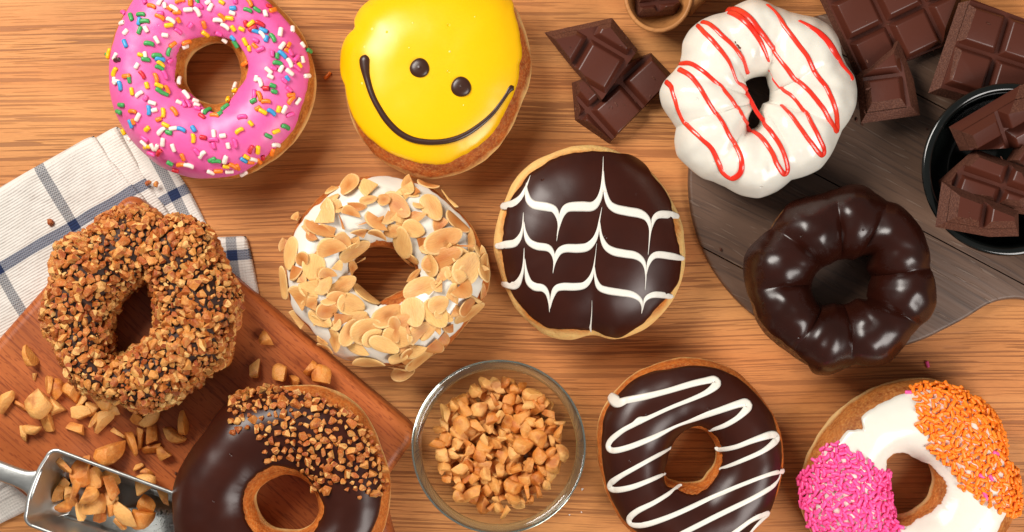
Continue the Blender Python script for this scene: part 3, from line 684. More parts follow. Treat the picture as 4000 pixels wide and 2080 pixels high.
# ------------------------------------------------------------------ yellow smiling doughnut
def yellow_doughnut():
    outer = Z('B', [(78, 480), (90, 340), (140, 240), (180, 160), (210, 80), (320, 0), (450, -70), (600, -112), (800, -132), (1000, -112), (1150, -60), (1290, 10), (1340, 80), (1390, 200), (1430, 350), (1445, 500), (1425, 620), (1380, 740), (1310, 900), (1230, 1040), (1120, 1160), (1000, 1230), (850, 1285), (700, 1305), (580, 1295), (450, 1230), (330, 1150), (220, 1030), (150, 900), (110, 780), (88, 630)])
    io = Z('B', [(84, 480), (102, 330), (170, 210), (190, 130), (240, 55), (330, -10), (500, -80), (800, -108), (1050, -88), (1260, -10), (1310, 80), (1350, 220), (1375, 370), (1358, 480), (1345, 600), (1300, 720), (1240, 840), (1170, 960), (1060, 1060), (930, 1140), (850, 1185), (700, 1200), (580, 1175), (430, 1120), (310, 1040), (200, 930), (130, 790), (97, 620)])
    r = Ring(Z('B', [(750, 590)])[0], outer, None, 0.0, 0.034, n=3.6, m=0.55, lump=0.0005, lscale=30, seed=4.2, zeq=0.45)
    o = r.root('doughnut', 'round yellow iced doughnut with a piped chocolate smiling face')
    r.dough(o, m_dough('ring_dough_yellow', 0.034, (0.30, 0.50), (190, 96, 34), (170, 74, 22)))
    r.icing(o, MT['yellow'], io, None, 0.0012, 0.02, 5.0, wr=0.003)
    sm = Z('B', [(243, 402, 58), (238, 440, 70), (240, 490, 64), (254, 570, 46), (290, 690, 40), (340, 790, 40), (400, 880, 42), (480, 960, 42), (570, 1010, 40), (660, 1030, 38), (760, 1033, 36), (860, 1018, 36), (960, 980, 34), (1060, 915, 30), (1150, 835, 26), (1215, 752, 24), (1262, 680, 26), (1285, 645, 46), (1308, 630, 50)])
    sm = [(a, b, w * ZS('B')) for a, b, w in sm]
    r.stripe(o, 'smile', MT['chocsmile'], sm, 0, 0.0011, 0.30)
    for x, y, rr in ((632, 498, 67), (933, 635, 69)):
        px, py = Z('B', [(x, y)])[0]; X, Y, ZZ = r.hit(px, py); R0 = rr * ZS('B') * M
        V = []; rows = [(1.0, -0.10), (1.03, 0.06), (0.98, 0.18), (0.85, 0.29), (0.62, 0.37), (0.32, 0.41), (0.02, 0.42)]
        for k, h in rows:
            for j in range(28):
                a = 2 * math.pi * j / 28; q = 1 + 0.025 * math.sin(3 * a + x)
                V.append((R0 * k * q * math.cos(a), R0 * k * q * math.sin(a), R0 * h))
        me = mesh_of('eye', V, grid_faces(len(rows), 28, False, True) + [tuple((len(rows) - 1) * 28 + j for j in range(28))], MT['chocsmile'])
        r.put(me, 'eye', X, Y, ZZ + 0.0010, r.frame_at(X, Y, 0))
    V, F = [], []
    for k, h in ((1.0, -0.2), (0.92, 0.25), (0.6, 0.5), (0.05, 0.6)): V += [(0.0007 * k * math.cos(a), 0.0007 * k * math.sin(a), 0.0007 * h) for a in np.linspace(0, 2 * math.pi, 11)[:-1]]
    me = mesh_of('bubble', V, grid_faces(4, 10, False, True) + [tuple(30 + j for j in range(10))], m_icing('pale_yellow_bubble', (250, 224, 120), 0.3))
    for x, y, s in ((288, 215, 1.0), (233, 345, 0.9), (215, 610, 0.8), (555, 350, 0.5), (850, 378, 0.7), (582, 170, 0.6), (1032, 126, 0.4), (950, 768, 0.45)):
        px, py = Z('B', [(x, y)])[0]; X, Y, ZZ = r.hit(px, py); r.put(me, 'bubble', X, Y, ZZ + 0.0012, r.frame_at(X, Y, 0), s)
yellow_doughnut()

# ------------------------------------------------------------------ white ring of balls with red drizzle
def white_doughnut():
    outer = Z('D', [(480, 108), (560, 55), (650, 20), (730, 35), (800, 70), (900, 108), (980, 128), (1070, 145), (1150, 190), (1200, 260), (1225, 380), (1260, 450), (1310, 520), (1325, 600), (1318, 700), (1280, 790), (1230, 860), (1200, 930), (1150, 1030), (1090, 1110), (1010, 1150), (900, 1180), (800, 1260), (690, 1300), (580, 1280), (480, 1225), (400, 1190), (330, 1170), (230, 1090), (170, 1030), (155, 940), (170, 850), (130, 790), (70, 700), (55, 620), (80, 560), (140, 500), (190, 440), (205, 370), (210, 290), (250, 220), (320, 160), (400, 125)])
    hole = Z('D', [(610, 520), (690, 492), (760, 490), (780, 560), (792, 640), (785, 685), (740, 705), (722, 740), (722, 830), (690, 868), (640, 882), (600, 878), (608, 820), (640, 720), (638, 680), (605, 600), (582, 548)])
    val = Z('D', [(140, 500), (160, 850), (375, 1185), (960, 1165), (1235, 855), (1222, 390), (840, 90), (430, 115)])
    r = Ring(Z('D', [(690, 680)])[0], outer, hole, GB_Z, 0.034, valleys=val, dh=0.26, lump=0.0022, lscale=80, seed=8.0, n=2.6, sm=1.0, smh=2, lsm=2.5)
    o = r.root('doughnut', 'white iced doughnut of joined balls with zigzag red drizzle')
    r.dough(o, MT['redvelvet']); r.icing(o, MT['white'], None, None, 0.0012, 0.24, 6.0, outer_default=0.06, inner_default=math.pi + 0.1, wr=0.003)
    st = [[(95, 550, 30), (130, 585, 32), (150, 650, 28), (180, 740, 28), (230, 830, 28), (320, 915, 26), (390, 985, 28), (430, 1070, 30), (470, 1140, 32), (530, 1175, 34), (580, 1140, 34), (588, 1060, 30), (560, 990, 28), (510, 910, 26), (460, 820, 24), (380, 700, 24), (320, 600, 26), (250, 510, 30), (180, 470, 34)],
          [(190, 435, 34), (250, 425, 28), (320, 465, 26), (400, 530, 24), (480, 620, 24), (560, 725, 24), (600, 800, 24), (640, 870, 26), (720, 920, 28), (780, 1000, 28), (820, 1090, 30), (860, 1150, 32), (885, 1120, 30), (870, 1040, 28), (830, 950, 28), (760, 840, 28), (690, 750, 26), (640, 660, 26), (590, 575, 26), (550, 540, 16), (520, 460, 18), (480, 380, 24), (400, 280, 28), (340, 220, 28), (300, 180, 26)],
          [(330, 160, 30), (380, 175, 28), (450, 235, 28), (530, 315, 26), (590, 400, 28), (625, 480, 26)],
          [(500, 85, 50), (560, 80, 40), (630, 120, 36), (700, 200, 34), (760, 280, 30), (850, 400, 26), (930, 510, 28), (1000, 575, 28), (1080, 660, 28), (1140, 740, 28), (1180, 830, 32), (1205, 865, 32), (1212, 800, 30), (1200, 700, 28), (1150, 590, 28), (1070, 480, 28), (1020, 380, 28), (950, 280, 28), (880, 190, 28), (820, 110, 26), (750, 45, 26)],
          [(510, 95, 40), (580, 125, 36), (650, 190, 30), (700, 260, 28), (740, 340, 22), (765, 405, 12)],
          [(770, 450, 14), (800, 510, 20), (860, 590, 20), (940, 650, 22), (1010, 750, 24), (1070, 860, 26), (1125, 980, 26), (1110, 1025, 30), (1070, 980, 28), (1010, 900, 26), (930, 790, 24), (850, 710, 20)],
          [(960, 150, 22), (1040, 190, 30), (1110, 240, 40), (1170, 310, 44), (1215, 390, 40), (1250, 450, 34), (1300, 510, 30), (1305, 545, 34)]]
    for q in st: r.stripe(o, 'drizzle', MT['red'], [(a, b, w * ZS('D')) for a, b, w in Z('D', q)], 0, 0.0011, 0.18, wm=1.12)
    me = sprinkle_mesh(MT['redvelvet'], 0.0016, 0.0006, name='crumb')
    for x, y in ((545, 285), (560, 305), (573, 318), (578, 345)):
        px, py = Z('D', [(x, y)])[0]; X, Y, ZZ = r.hit(px, py); r.put(me, 'crumb', X, Y, ZZ + 0.0010, r.frame_at(X, Y, random.uniform(0, 90)), random.uniform(0.6, 1.0))
white_doughnut()

# ------------------------------------------------------------------ glossy chocolate ring of balls
def choc_ball_doughnut():
    outer = Z('G', [(415, 580), (440, 530), (500, 470), (560, 400), (610, 320), (650, 265), (740, 225), (830, 205), (900, 190), (1000, 155), (1080, 130), (1150, 140), (1210, 175), (1280, 225), (1350, 245), (1430, 310), (1500, 390), (1540, 480), (1560, 560), (1560, 630), (1585, 690), (1600, 780), (1600, 870), (1560, 960), (1490, 1010), (1430, 1070), (1380, 1150), (1300, 1230), (1200, 1255), (1080, 1250), (1000, 1270), (920, 1300), (850, 1295), (790, 1250), (700, 1190), (600, 1120), (520, 1050), (470, 960), (450, 880), (430, 780), (412, 680)])
    hole = Z('G', [(800, 775), (850, 650), (930, 605), (1000, 572), (1080, 575), (1150, 545), (1190, 560), (1185, 650), (1215, 690), (1195, 760), (1185, 820), (1205, 855), (1110, 850), (1050, 885), (960, 880), (870, 890), (830, 850)])
    val = Z('G', [(430, 770), (600, 410), (950, 200), (1275, 235), (1570, 640), (1480, 1010), (1050, 1250), (680, 1160)])
    io = Z('G', [(420, 580), (510, 470), (575, 400), (650, 290), (740, 228), (830, 208), (900, 190), (1080, 130), (1210, 175), (1350, 245), (1500, 390), (1560, 560), (1600, 780), (1600, 870), (1490, 1010), (1380, 1150), (1300, 1228), (1080, 1245), (920, 1298), (860, 1295), (800, 1235), (720, 1165), (620, 1090), (540, 1020), (490, 950), (465, 870), (440, 780), (418, 680)])
    r = Ring(Z('G', [(1010, 725)])[0], outer, hole, GB_Z, 0.034, valleys=val, dh=0.42, lump=0.0014, lscale=75, seed=12.0, n=2.0, sm=1.0, smh=2, lsm=2.2)
    o = r.root('doughnut', 'glossy dark chocolate doughnut of eight joined balls')
    r.dough(o, MT['cocoa']); r.icing(o, MT['chocpon'], io, None, 0.0011, 0.04, 7.0, wr=0.0025, inner_default=math.pi + 0.1)
choc_ball_doughnut()

# ------------------------------------------------------------------ filled doughnut with feathered white lines
def lattice_doughnut():
    outer = Z('H', [(50, 620), (70, 520), (110, 420), (160, 300), (240, 190), (370, 110), (480, 60), (620, 30), (740, 35), (860, 70), (980, 130), (1100, 230), (1200, 370), (1270, 520), (1300, 680), (1300, 800), (1260, 960), (1200, 1080), (1100, 1190), (980, 1260), (880, 1300), (820, 1300), (700, 1265), (640, 1285), (560, 1305), (480, 1305), (380, 1270), (300, 1210), (200, 1110), (130, 980), (80, 830), (50, 720)])
    io = Z('H', [(105, 640), (120, 540), (140, 430), (215, 310), (300, 210), (420, 130), (560, 85), (740, 75), (870, 90), (980, 140), (1080, 230), (1190, 370), (1220, 480), (1230, 600), (1260, 700), (1270, 850), (1250, 940), (1190, 1010), (1120, 1090), (1050, 1170), (960, 1240), (870, 1285), (800, 1280), (680, 1240), (560, 1230), (430, 1225), (340, 1190), (250, 1110), (170, 1000), (120, 860), (105, 740)])
    r = Ring(Z('H', [(675, 670)])[0], outer, None, 0.0, 0.034, n=3.0, m=0.55, lump=0.0006, lscale=32, seed=17.0, zeq=0.42, sm=2)
    o = r.root('doughnut', 'round chocolate iced doughnut with feathered white chevron lines')
    r.dough(o, m_dough('ring_dough_lattice', 0.034, (0.36, 0.60), (214, 124, 44), (196, 98, 30), (240, 198, 126)))
    r.icing(o, MT['choc'], io, None, 0.0009, 0.03, 8.0, wr=0.0022)
    L = [[(104, 433, 40), (145, 430, 58), (190, 415, 62), (235, 370, 40), (262, 310, 18), (280, 265, 8), (292, 232, 3)],
         [(266, 280, 4), (266, 330, 20), (280, 390, 44), (310, 420, 56), (340, 428, 60), (400, 437, 60), (446, 455, 48), (470, 510, 25), (472, 570, 10), (460, 660, 3)],
         [(462, 630, 4), (478, 550, 18), (498, 480, 40), (535, 440, 60), (620, 433, 68), (690, 432, 62), (730, 395, 40), (752, 330, 24), (760, 230, 10), (763, 110, 2)],
         [(764, 200, 5), (770, 300, 18), (795, 400, 38), (840, 445, 58), (920, 465, 62), (1000, 480, 60), (1048, 512, 40), (1068, 570, 20), (1064, 650, 8), (1055, 750, 3)],
         [(1062, 650, 5), (1075, 570, 18), (1095, 512, 36), (1130, 488, 52), (1190, 488, 52), (1225, 493, 42), (1250, 499, 34)],
         [(66, 690, 34), (90, 690, 42), (130, 682, 52), (190, 670, 52), (225, 625, 30), (240, 570, 14), (246, 470, 3)],
         [(249, 530, 4), (256, 600, 20), (280, 660, 42), (330, 690, 52), (400, 702, 50), (432, 735, 30), (444, 790, 13), (436, 870, 3)],
         [(438, 850, 4), (450, 790, 18), (475, 730, 42), (520, 706, 55), (600, 706, 60), (660, 695, 55), (705, 650, 36), (728, 590, 20), (740, 520, 9), (756, 435, 2)],
         [(741, 530, 4), (750, 620, 20), (780, 690, 42), (830, 725, 55), (900, 740, 55), (970, 752, 52), (1015, 782, 36), (1036, 830, 19), (1040, 900, 8), (1034, 980, 3)],
         [(1040, 890, 4), (1054, 815, 20), (1080, 765, 38), (1120, 747, 48), (1200, 756, 48), (1250, 766, 38), (1284, 772, 26)],
         [(110, 935, 30), (160, 945, 50), (200, 940, 55), (230, 890, 30), (245, 820, 14), (250, 700, 3)],
         [(254, 770, 4), (262, 850, 20), (280, 920, 44), (320, 955, 55), (370, 965, 50), (400, 1000, 28), (412, 1060, 11), (415, 1120, 3)],
         [(417, 1100, 4), (430, 1030, 22), (455, 972, 42), (500, 956, 52), (580, 956, 52), (640, 945, 45), (680, 900, 30), (700, 840, 14), (712, 760, 5), (722, 670, 2)],
         [(706, 820, 4), (715, 900, 20), (740, 958, 42), (790, 980, 50), (870, 993, 50), (950, 1006, 46), (1000, 1037, 30), (1016, 1080, 12), (1012, 1130, 3)],
         [(1017, 1110, 4), (1030, 1050, 18), (1060, 1016, 40), (1100, 1006, 44), (1160, 1010, 42), (1190, 1016, 36), (1214, 1019, 26)]]
    for q in L: r.stripe(o, 'icing_line', MT['creamline'], [(a, b, w * ZS('H')) for a, b, w in Z('H', q)], 0, 0.0008, 0.05, wm=0.95, sink=0.2, hmin=0.0002)
    r.stripe(o, 'icing_line', MT['creamline'], [(a, b, w * ZS('H')) for a, b, w in Z('H', [(690, 1040, 2), (688, 1120, 5), (682, 1190, 10), (678, 1215, 16), (682, 1245, 5)])], 0, 0.0008, 0.05, wm=0.95, sink=0.2, hmin=0.00025)
lattice_doughnut()

# ------------------------------------------------------------------ chocolate ring with white zigzag
def zigzag_doughnut():
    outer = Z('O', [(60, 600), (75, 500), (120, 400), (200, 290), (330, 170), (470, 110), (600, 70), (740, 50), (870, 65), (1000, 110), (1110, 170), (1200, 260), (1300, 380), (1380, 520), (1420, 650), (1435, 800), (1420, 900), (1390, 1020), (1340, 1150), (1280, 1250), (1180, 1370), (1000, 1480), (780, 1520), (560, 1480), (400, 1380), (280, 1310), (180, 1160), (110, 980), (70, 800)])
    io = Z('O', [(105, 600), (110, 520), (150, 420), (210, 340), (320, 230), (440, 170), (600, 140), (750, 115), (900, 125), (1030, 170), (1140, 240), (1250, 350), (1340, 470), (1380, 600), (1412, 690), (1408, 860), (1375, 1040), (1330, 1175), (1250, 1280), (1160, 1360), (1000, 1460), (780, 1495), (570, 1455), (430, 1380), (330, 1310), (220, 1180), (150, 1030), (110, 850), (100, 700)])
    hole = Z('O', [(560, 900), (575, 800), (600, 700), (660, 620), (740, 570), (800, 575), (870, 600), (925, 680), (935, 760), (920, 840), (870, 900), (830, 955), (740, 970), (640, 960), (580, 940)])
    ii = Z('O', [(548, 880), (572, 780), (605, 690), (665, 610), (745, 560), (830, 550), (900, 590), (960, 650), (988, 740), (978, 850), (930, 950), (870, 1020), (760, 1065), (650, 1030), (565, 990)])
    r = Ring(Z('O', [(750, 780)])[0], outer, hole, 0.0, 0.033, lump=0.0004, lscale=60, seed=21.0, n=2.5)
    o = r.root('doughnut', 'chocolate iced ring doughnut with a white zigzag drizzle')
    r.dough(o, m_dough('ring_dough_zigzag', 0.033, (0.30, 0.40), (200, 106, 36), (180, 84, 26)))
    r.icing(o, MT['choc'], io, ii, 0.0010, 0.03, 9.0)
    st = [[(165, 335, 46), (195, 370, 84), (235, 392, 84), (285, 372, 58), (400, 345, 50), (560, 305, 42), (750, 250, 46), (860, 226, 50), (920, 222, 64), (938, 250, 66), (890, 295, 46), (800, 340, 34), (600, 420, 28), (440, 493, 32), (375, 515, 52), (330, 545, 38), (250, 590, 36), (175, 655, 44), (152, 708, 46), (185, 736, 44), (300, 710, 42), (480, 635, 38), (640, 550, 26), (800, 490, 40), (960, 440, 46), (1090, 397, 54), (1150, 388, 66), (1166, 422, 62), (1100, 492, 40), (1000, 550, 34), (890, 582, 16)],
          [(925, 715, 24), (970, 728, 34), (1080, 710, 34), (1200, 665, 40), (1320, 625, 54), (1368, 626, 50), (1365, 668, 54), (1280, 740, 36), (1120, 815, 30), (970, 878, 20)],
          [(600, 705, 18), (520, 760, 28), (400, 830, 32), (250, 915, 36), (178, 968, 46), (166, 1008, 46), (210, 1024, 44), (320, 1005, 40), (460, 950, 32), (552, 905, 20)],
          [(685, 985, 20), (600, 1050, 28), (480, 1120, 34), (360, 1180, 42), (306, 1230, 46), (322, 1272, 46), (400, 1280, 44), (520, 1250, 40), (700, 1180, 36), (900, 1090, 34), (1100, 1000, 30), (1300, 920, 30), (1385, 893, 36), (1425, 885, 46)],
          [(1400, 905, 24), (1375, 960, 28), (1330, 1010, 36), (1200, 1090, 36), (1000, 1190, 38), (850, 1265, 38), (700, 1340, 38), (560, 1410, 38)],
          [(980, 1400, 36), (1080, 1330, 36), (1180, 1255, 36), (1255, 1212, 48), (1305, 1196, 48), (1262, 1240, 44), (1180, 1330, 36), (1130, 1400, 36)]]
    for q in st: r.stripe(o, 'drizzle', MT['creamline'], [(a, b, w * ZS('O')) for a, b, w in Z('O', q)], 0, 0.0008, 0.17, wm=1.0)
zigzag_doughnut()

# ------------------------------------------------------------------ almond doughnut
def almond_meshes():
    out = []
    for k in range(10):
        bm = bmesh.new(); N = 22; R = random.Random(k); L, W, th = 0.0068, 0.0047, 0.00034
        ring = []
        for i in range(N):
            a = 2 * math.pi * i / N; x = math.cos(a); y = math.sin(a) * (1 - 0.22 * x)
            ring.append((L * x, W * y))
        cz = lambda x, y: (0.0002, 0.0006, -0.0007, 0.0004, -0.0003)[k % 5] * (x / L) ** 2 + 0.0004 * math.sin(3 * y / W + k)
        rows = [(0.0, th), (0.55, th), (0.88, th * 1.05), (0.97, th * 0.8), (1.0, 0.0), (0.97, -th * 0.8), (0.0, -th)]
        vs = []
        for f, z in rows:
            if f == 0: vs.append([bm.verts.new((0, 0, z))])
            else: vs.append([bm.verts.new((x * f, y * f, z + cz(x * f, y * f))) for x, y in ring])
        for a, b in zip(vs[:-1], vs[1:]):
            for i in range(N):
                j = (i + 1) % N
                if len(a) == 1: bm.faces.new((a[0], b[i], b[j]))
                elif len(b) == 1: bm.faces.new((a[i], b[0], a[j]))
                else: bm.faces.new((a[i], b[i], b[j], a[j]))
        if k >= 4:
            for _ in range(1 + (k % 3 > 0)):
                an = R.uniform(0, 6.28); n = Vector((math.cos(an), math.sin(an), R.uniform(-0.3, 0.3)))
                g = bmesh.ops.bisect_plane(bm, geom=bm.verts[:] + bm.edges[:] + bm.faces[:], plane_co=Vector((n.x * L, n.y * W, 0)) * R.uniform(0.0, 0.5), plane_no=n, clear_outer=True)
                e = [x for x in g['geom_cut'] if isinstance(x, bmesh.types.BMEdge)]
                if e: bmesh.ops.holes_fill(bm, edges=e)
        out.append(bm_mesh('almond_slice', bm, MT['almond'], sharp=50))
    return out
def almond_doughnut():
    outer = Z('I', [(100, 400), (130, 320), (200, 230), (300, 130), (420, 60), (530, 25), (650, 15), (760, 30), (880, 50), (1000, 90), (1100, 190), (1200, 270), (1270, 370), (1320, 500), (1360, 600), (1360, 720), (1310, 820), (1250, 910), (1180, 1000), (1100, 1090), (980, 1170), (860, 1210), (740, 1220), (620, 1200), (480, 1180), (380, 1140), (280, 1060), (200, 960), (110, 880), (80, 740), (70, 560)])
    io = Z('I', [(130, 370), (220, 240), (330, 150), (450, 62), (560, 45), (700, 25), (850, 55), (980, 115), (1060, 170), (1160, 260), (1250, 380), (1290, 520), (1320, 680), (1280, 780), (1220, 890), (1170, 980), (1080, 1060), (960, 1110), (850, 1170), (750, 1200), (500, 1180), (400, 1150), (300, 1070), (210, 960), (115, 860), (85, 700), (78, 560)])
    hole = Z('I', [(485, 620), (520, 520), (570, 480), (680, 470), (760, 490), (840, 540), (890, 600), (890, 660), (850, 700), (760, 760), (690, 790), (660, 820), (620, 800), (560, 740), (500, 700)])
    ii = Z('I', [(470, 600), (500, 520), (570, 450), (660, 420), (780, 460), (850, 530), (910, 590), (920, 660), (900, 740), (830, 800), (740, 850), (640, 840), (560, 780), (490, 700)])
    r = Ring(Z('I', [(690, 625)])[0], outer, hole, 0.0, 0.032, lump=0.0006, lscale=60, seed=26.0, n=2.4)
    o = r.root('doughnut', 'white iced ring doughnut covered in toasted almond slices')
    r.dough(o, m_dough('ring_dough_almond', 0.032, (0.30, 0.40), (190, 96, 34), (164, 76, 24)))
    r.icing(o, MT['white'], io, ii, 0.0010, 0.08, 10.0)
    AL = almond_meshes()
    L = [(470, 95, 150, 125, 80), (615, 105, 150, 110, 70, 1), (770, 205, 190, 110, 40), (890, 135, 90, 70, 90, 1), (980, 225, 170, 110, 65), (960, 90, 130, 70, 50), (315, 270, 165, 110, 70, 1), (590, 175, 100, 48, -10), (600, 295, 130, 90, -30, 1), (755, 355, 130, 75, -15), (815, 420, 225, 120, -75), (1140, 320, 170, 90, 25), (1065, 425, 225, 125, -25), (1060, 540, 245, 115, -25), (930, 420, 125, 95, -70, 1), (1205, 605, 190, 150, -60), (1300, 605, 165, 115, -70), (1135, 585, 105, 70, -20, 1), (110, 510, 190, 115, 75), (80, 690, 185, 80, -80), (240, 600, 155, 125, 90), (350, 490, 135, 115, 0, 1), (480, 470, 190, 110, -20), (400, 720, 190, 100, -25), (245, 710, 140, 120, 20, 1), (170, 790, 140, 110, 0, 1), (560, 790, 180, 130, 70), (470, 845, 160, 120, 10), (325, 870, 120, 90, -15), (290, 920, 150, 85, 25), (405, 915, 155, 125, -60, 1), (150, 930, 120, 85, 10, 1), (465, 1010, 160, 88, -65), (575, 1000, 180, 135, -30), (715, 920, 190, 115, -35), (930, 740, 200, 130, -15), (910, 650, 140, 50, -5), (880, 890, 170, 130, 70), (1015, 890, 175, 130, 55), (1215, 880, 200, 105, -15), (1165, 715, 125, 105, 40, 1), (1230, 770, 120, 95, 20, 1), (1115, 800, 150, 60, -80, 1), (840, 965, 95, 85, 60, 1), (920, 1010, 135, 95, -30, 1), (775, 1035, 165, 135, 10), (690, 1080, 175, 85, 25), (540, 1090, 130, 85, 20, 1), (595, 1180, 185, 122, -25), (775, 1150, 110, 65, -20), (905, 1170, 190, 110, -65), (810, 1270, 140, 85, -15), (770, 1240, 100, 55, 0, 1), (1035, 1040, 95, 75, 30, 1), (330, 1090, 85, 55, 70, 1), (315, 1040, 65, 45, 0, 1), (200, 370, 110, 65, -60, 1), (240, 390, 70, 60, 10, 1), (300, 345, 170, 75, 20, 1), (370, 105, 95, 75, -60, 1), (60, 450, 85, 55, -80, 1), (155, 300, 65, 60, 0, 1), (415, 430, 90, 80, 50, 1), (500, 215, 40, 110, 90, 1), (650, 370, 90, 65, 40, 1), (535, 370, 110, 45, 0, 1), (370, 590, 65, 55, 80, 1), (450, 600, 85, 65, 20, 1), (320, 650, 85, 65, 10, 1), (820, 150, 65, 48, 20, 1), (1075, 185, 120, 85, 60, 1), (860, 555, 110, 32, 10, 1), (1210, 420, 130, 60, -80, 1), (1055, 700, 90, 80, 20, 1), (1310, 760, 110, 42, 60, 1), (870, 520, 120, 90, 20), (235, 830, 110, 65, -20, 1), (360, 790, 120, 65, -30, 1), (480, 255, 90, 60, 30, 1), (420, 300, 80, 60, 60, 1), (240, 520, 90, 70, 30, 1), (170, 670, 80, 50, 60, 1), (1100, 960, 80, 60, 20, 1), (260, 930, 70, 50, 40, 1), (910, 205, 60, 40, 10, 1), (1010, 980, 60, 45, 70, 1), (445, 210, 70, 40, -30, 1), (530, 560, 70, 40, -40, 1)]
    R2 = random.Random(5); base = [(q[0], q[1]) for q in L]; extra = 0
    while extra < 46:
        a = R2.uniform(0, 6.283); d = R2.uniform(300, 590); x, y = 700 + d * math.cos(a), 625 + d * math.sin(a) * 0.96
        if min(math.hypot(x - b[0], y - b[1]) for b in base) < 44: continue
        base.append((x, y)); L.insert(0, (x, y, R2.uniform(70, 150), R2.uniform(55, 100), R2.uniform(-90, 90)) + ((1,) if R2.random() < 0.75 else ())); extra += 1
    for i, q in enumerate(L):
        x, y, l, w, a = q[:5]; brk = len(q) > 5
        px, py = Z('I', [(x, y)])[0]; X, Y, ZZ = r.hit(px, py)
        Rm = r.frame_at(X, Y, a); n = Rm.col[2]; n2 = (n + Vector((0, 0, 0.12))).normalized()
        d = Rm.col[0]; d = (d - n2 * d.dot(n2)).normalized(); Rm = Matrix((d, n2.cross(d), n2)).transposed()
        Rm = Rm @ Matrix.Rotation(random.uniform(-0.26, 0.26), 3, 'X') @ Matrix.Rotation(random.uniform(-0.2, 0.2), 3, 'Y')
        k = random.randrange(4, 10) if brk else random.randrange(4)
        sc = (l * ZS('I') * M / 0.0136 * 1.16, w * ZS('I') * M / 0.0094 * 1.16, 1.0)
        if brk: sc = (sc[0] * 1.25, sc[1] * 1.25, 1.0)
        p = Vector((X, Y, ZZ)) + n * (0.0014 + 0.0010 * ((i * 7) % 3) / 2)
        r.put(AL[k], 'almond_slice', p.x, p.y, p.z, Rm, sc)
almond_doughnut()

# ------------------------------------------------------------------ nut-crusted chocolate doughnut
def scatter(r, dmin, n_try, accept, prange, seed):
    """points over the body, no two closer than dmin"""
    R = np.random.default_rng(seed); pts = []; cell = {}
    TT = R.uniform(0, 2 * math.pi, n_try); PP = R.uniform(prange[0], prange[1], n_try); S = r.surf(TT, PP)
    for th, ph, p in zip(TT, PP, S):
        if not accept(p): continue
        k = (int(p[0] // dmin), int(p[1] // dmin), int(p[2] // dmin)); bad = False
        for a in (-1, 0, 1):
            for b in (-1, 0, 1):
                for c in (-1, 0, 1):
                    for q in cell.get((k[0] + a, k[1] + b, k[2] + c), ()):
                        if (q[0] - p[0]) ** 2 + (q[1] - p[1]) ** 2 + (q[2] - p[2]) ** 2 < dmin * dmin: bad = True
        if bad: continue
        e = 0.02; T3 = r.surf(np.array([th + e, th, th]), np.array([ph, ph + e, math.pi / 2])); n = np.cross(T3[0] - p, T3[1] - p); n = n / max(np.linalg.norm(n), 1e-12)
        mid = np.array([T3[2][0], T3[2][1], r.ze - 0.002])
        if np.dot(n, p - mid) < 0: n = -n
        cell.setdefault(k, []).append(tuple(p)); pts.append((p, n))
    return pts
def put_chips(r, pts, s0, s1, T, limit=300):
    items = []
    for p, n in pts:
        s = s0 + (s1 - s0) * random.random() ** 1.5; z = Vector(n); q = z.to_track_quat('Z', 'Y').to_matrix()
        Rm = q @ rand_rot(); items.append((s, Vector(p) + z * (T + s * 0.28), Rm, random.choice(CHIPS), p[2]))
    items.sort(key=lambda t: -(t[0] * (1.0 if t[4] > r.ze else 0.5)))
    for s, p, Rm, me, _ in items[:limit]: r.put(me, 'nut_chip', p.x, p.y, p.z, Rm, s)
    rest = items[limit:]
    if rest:
        join_copies('nut_chips', [(me, Matrix.Translation((p.x - r.C[0], p.y - r.C[1], p.z - r.zb)) @ Rm.to_4x4() @ Matrix.Scale(s, 4)) for s, p, Rm, me, _ in rest], MT['chip'], r.top or r.o)
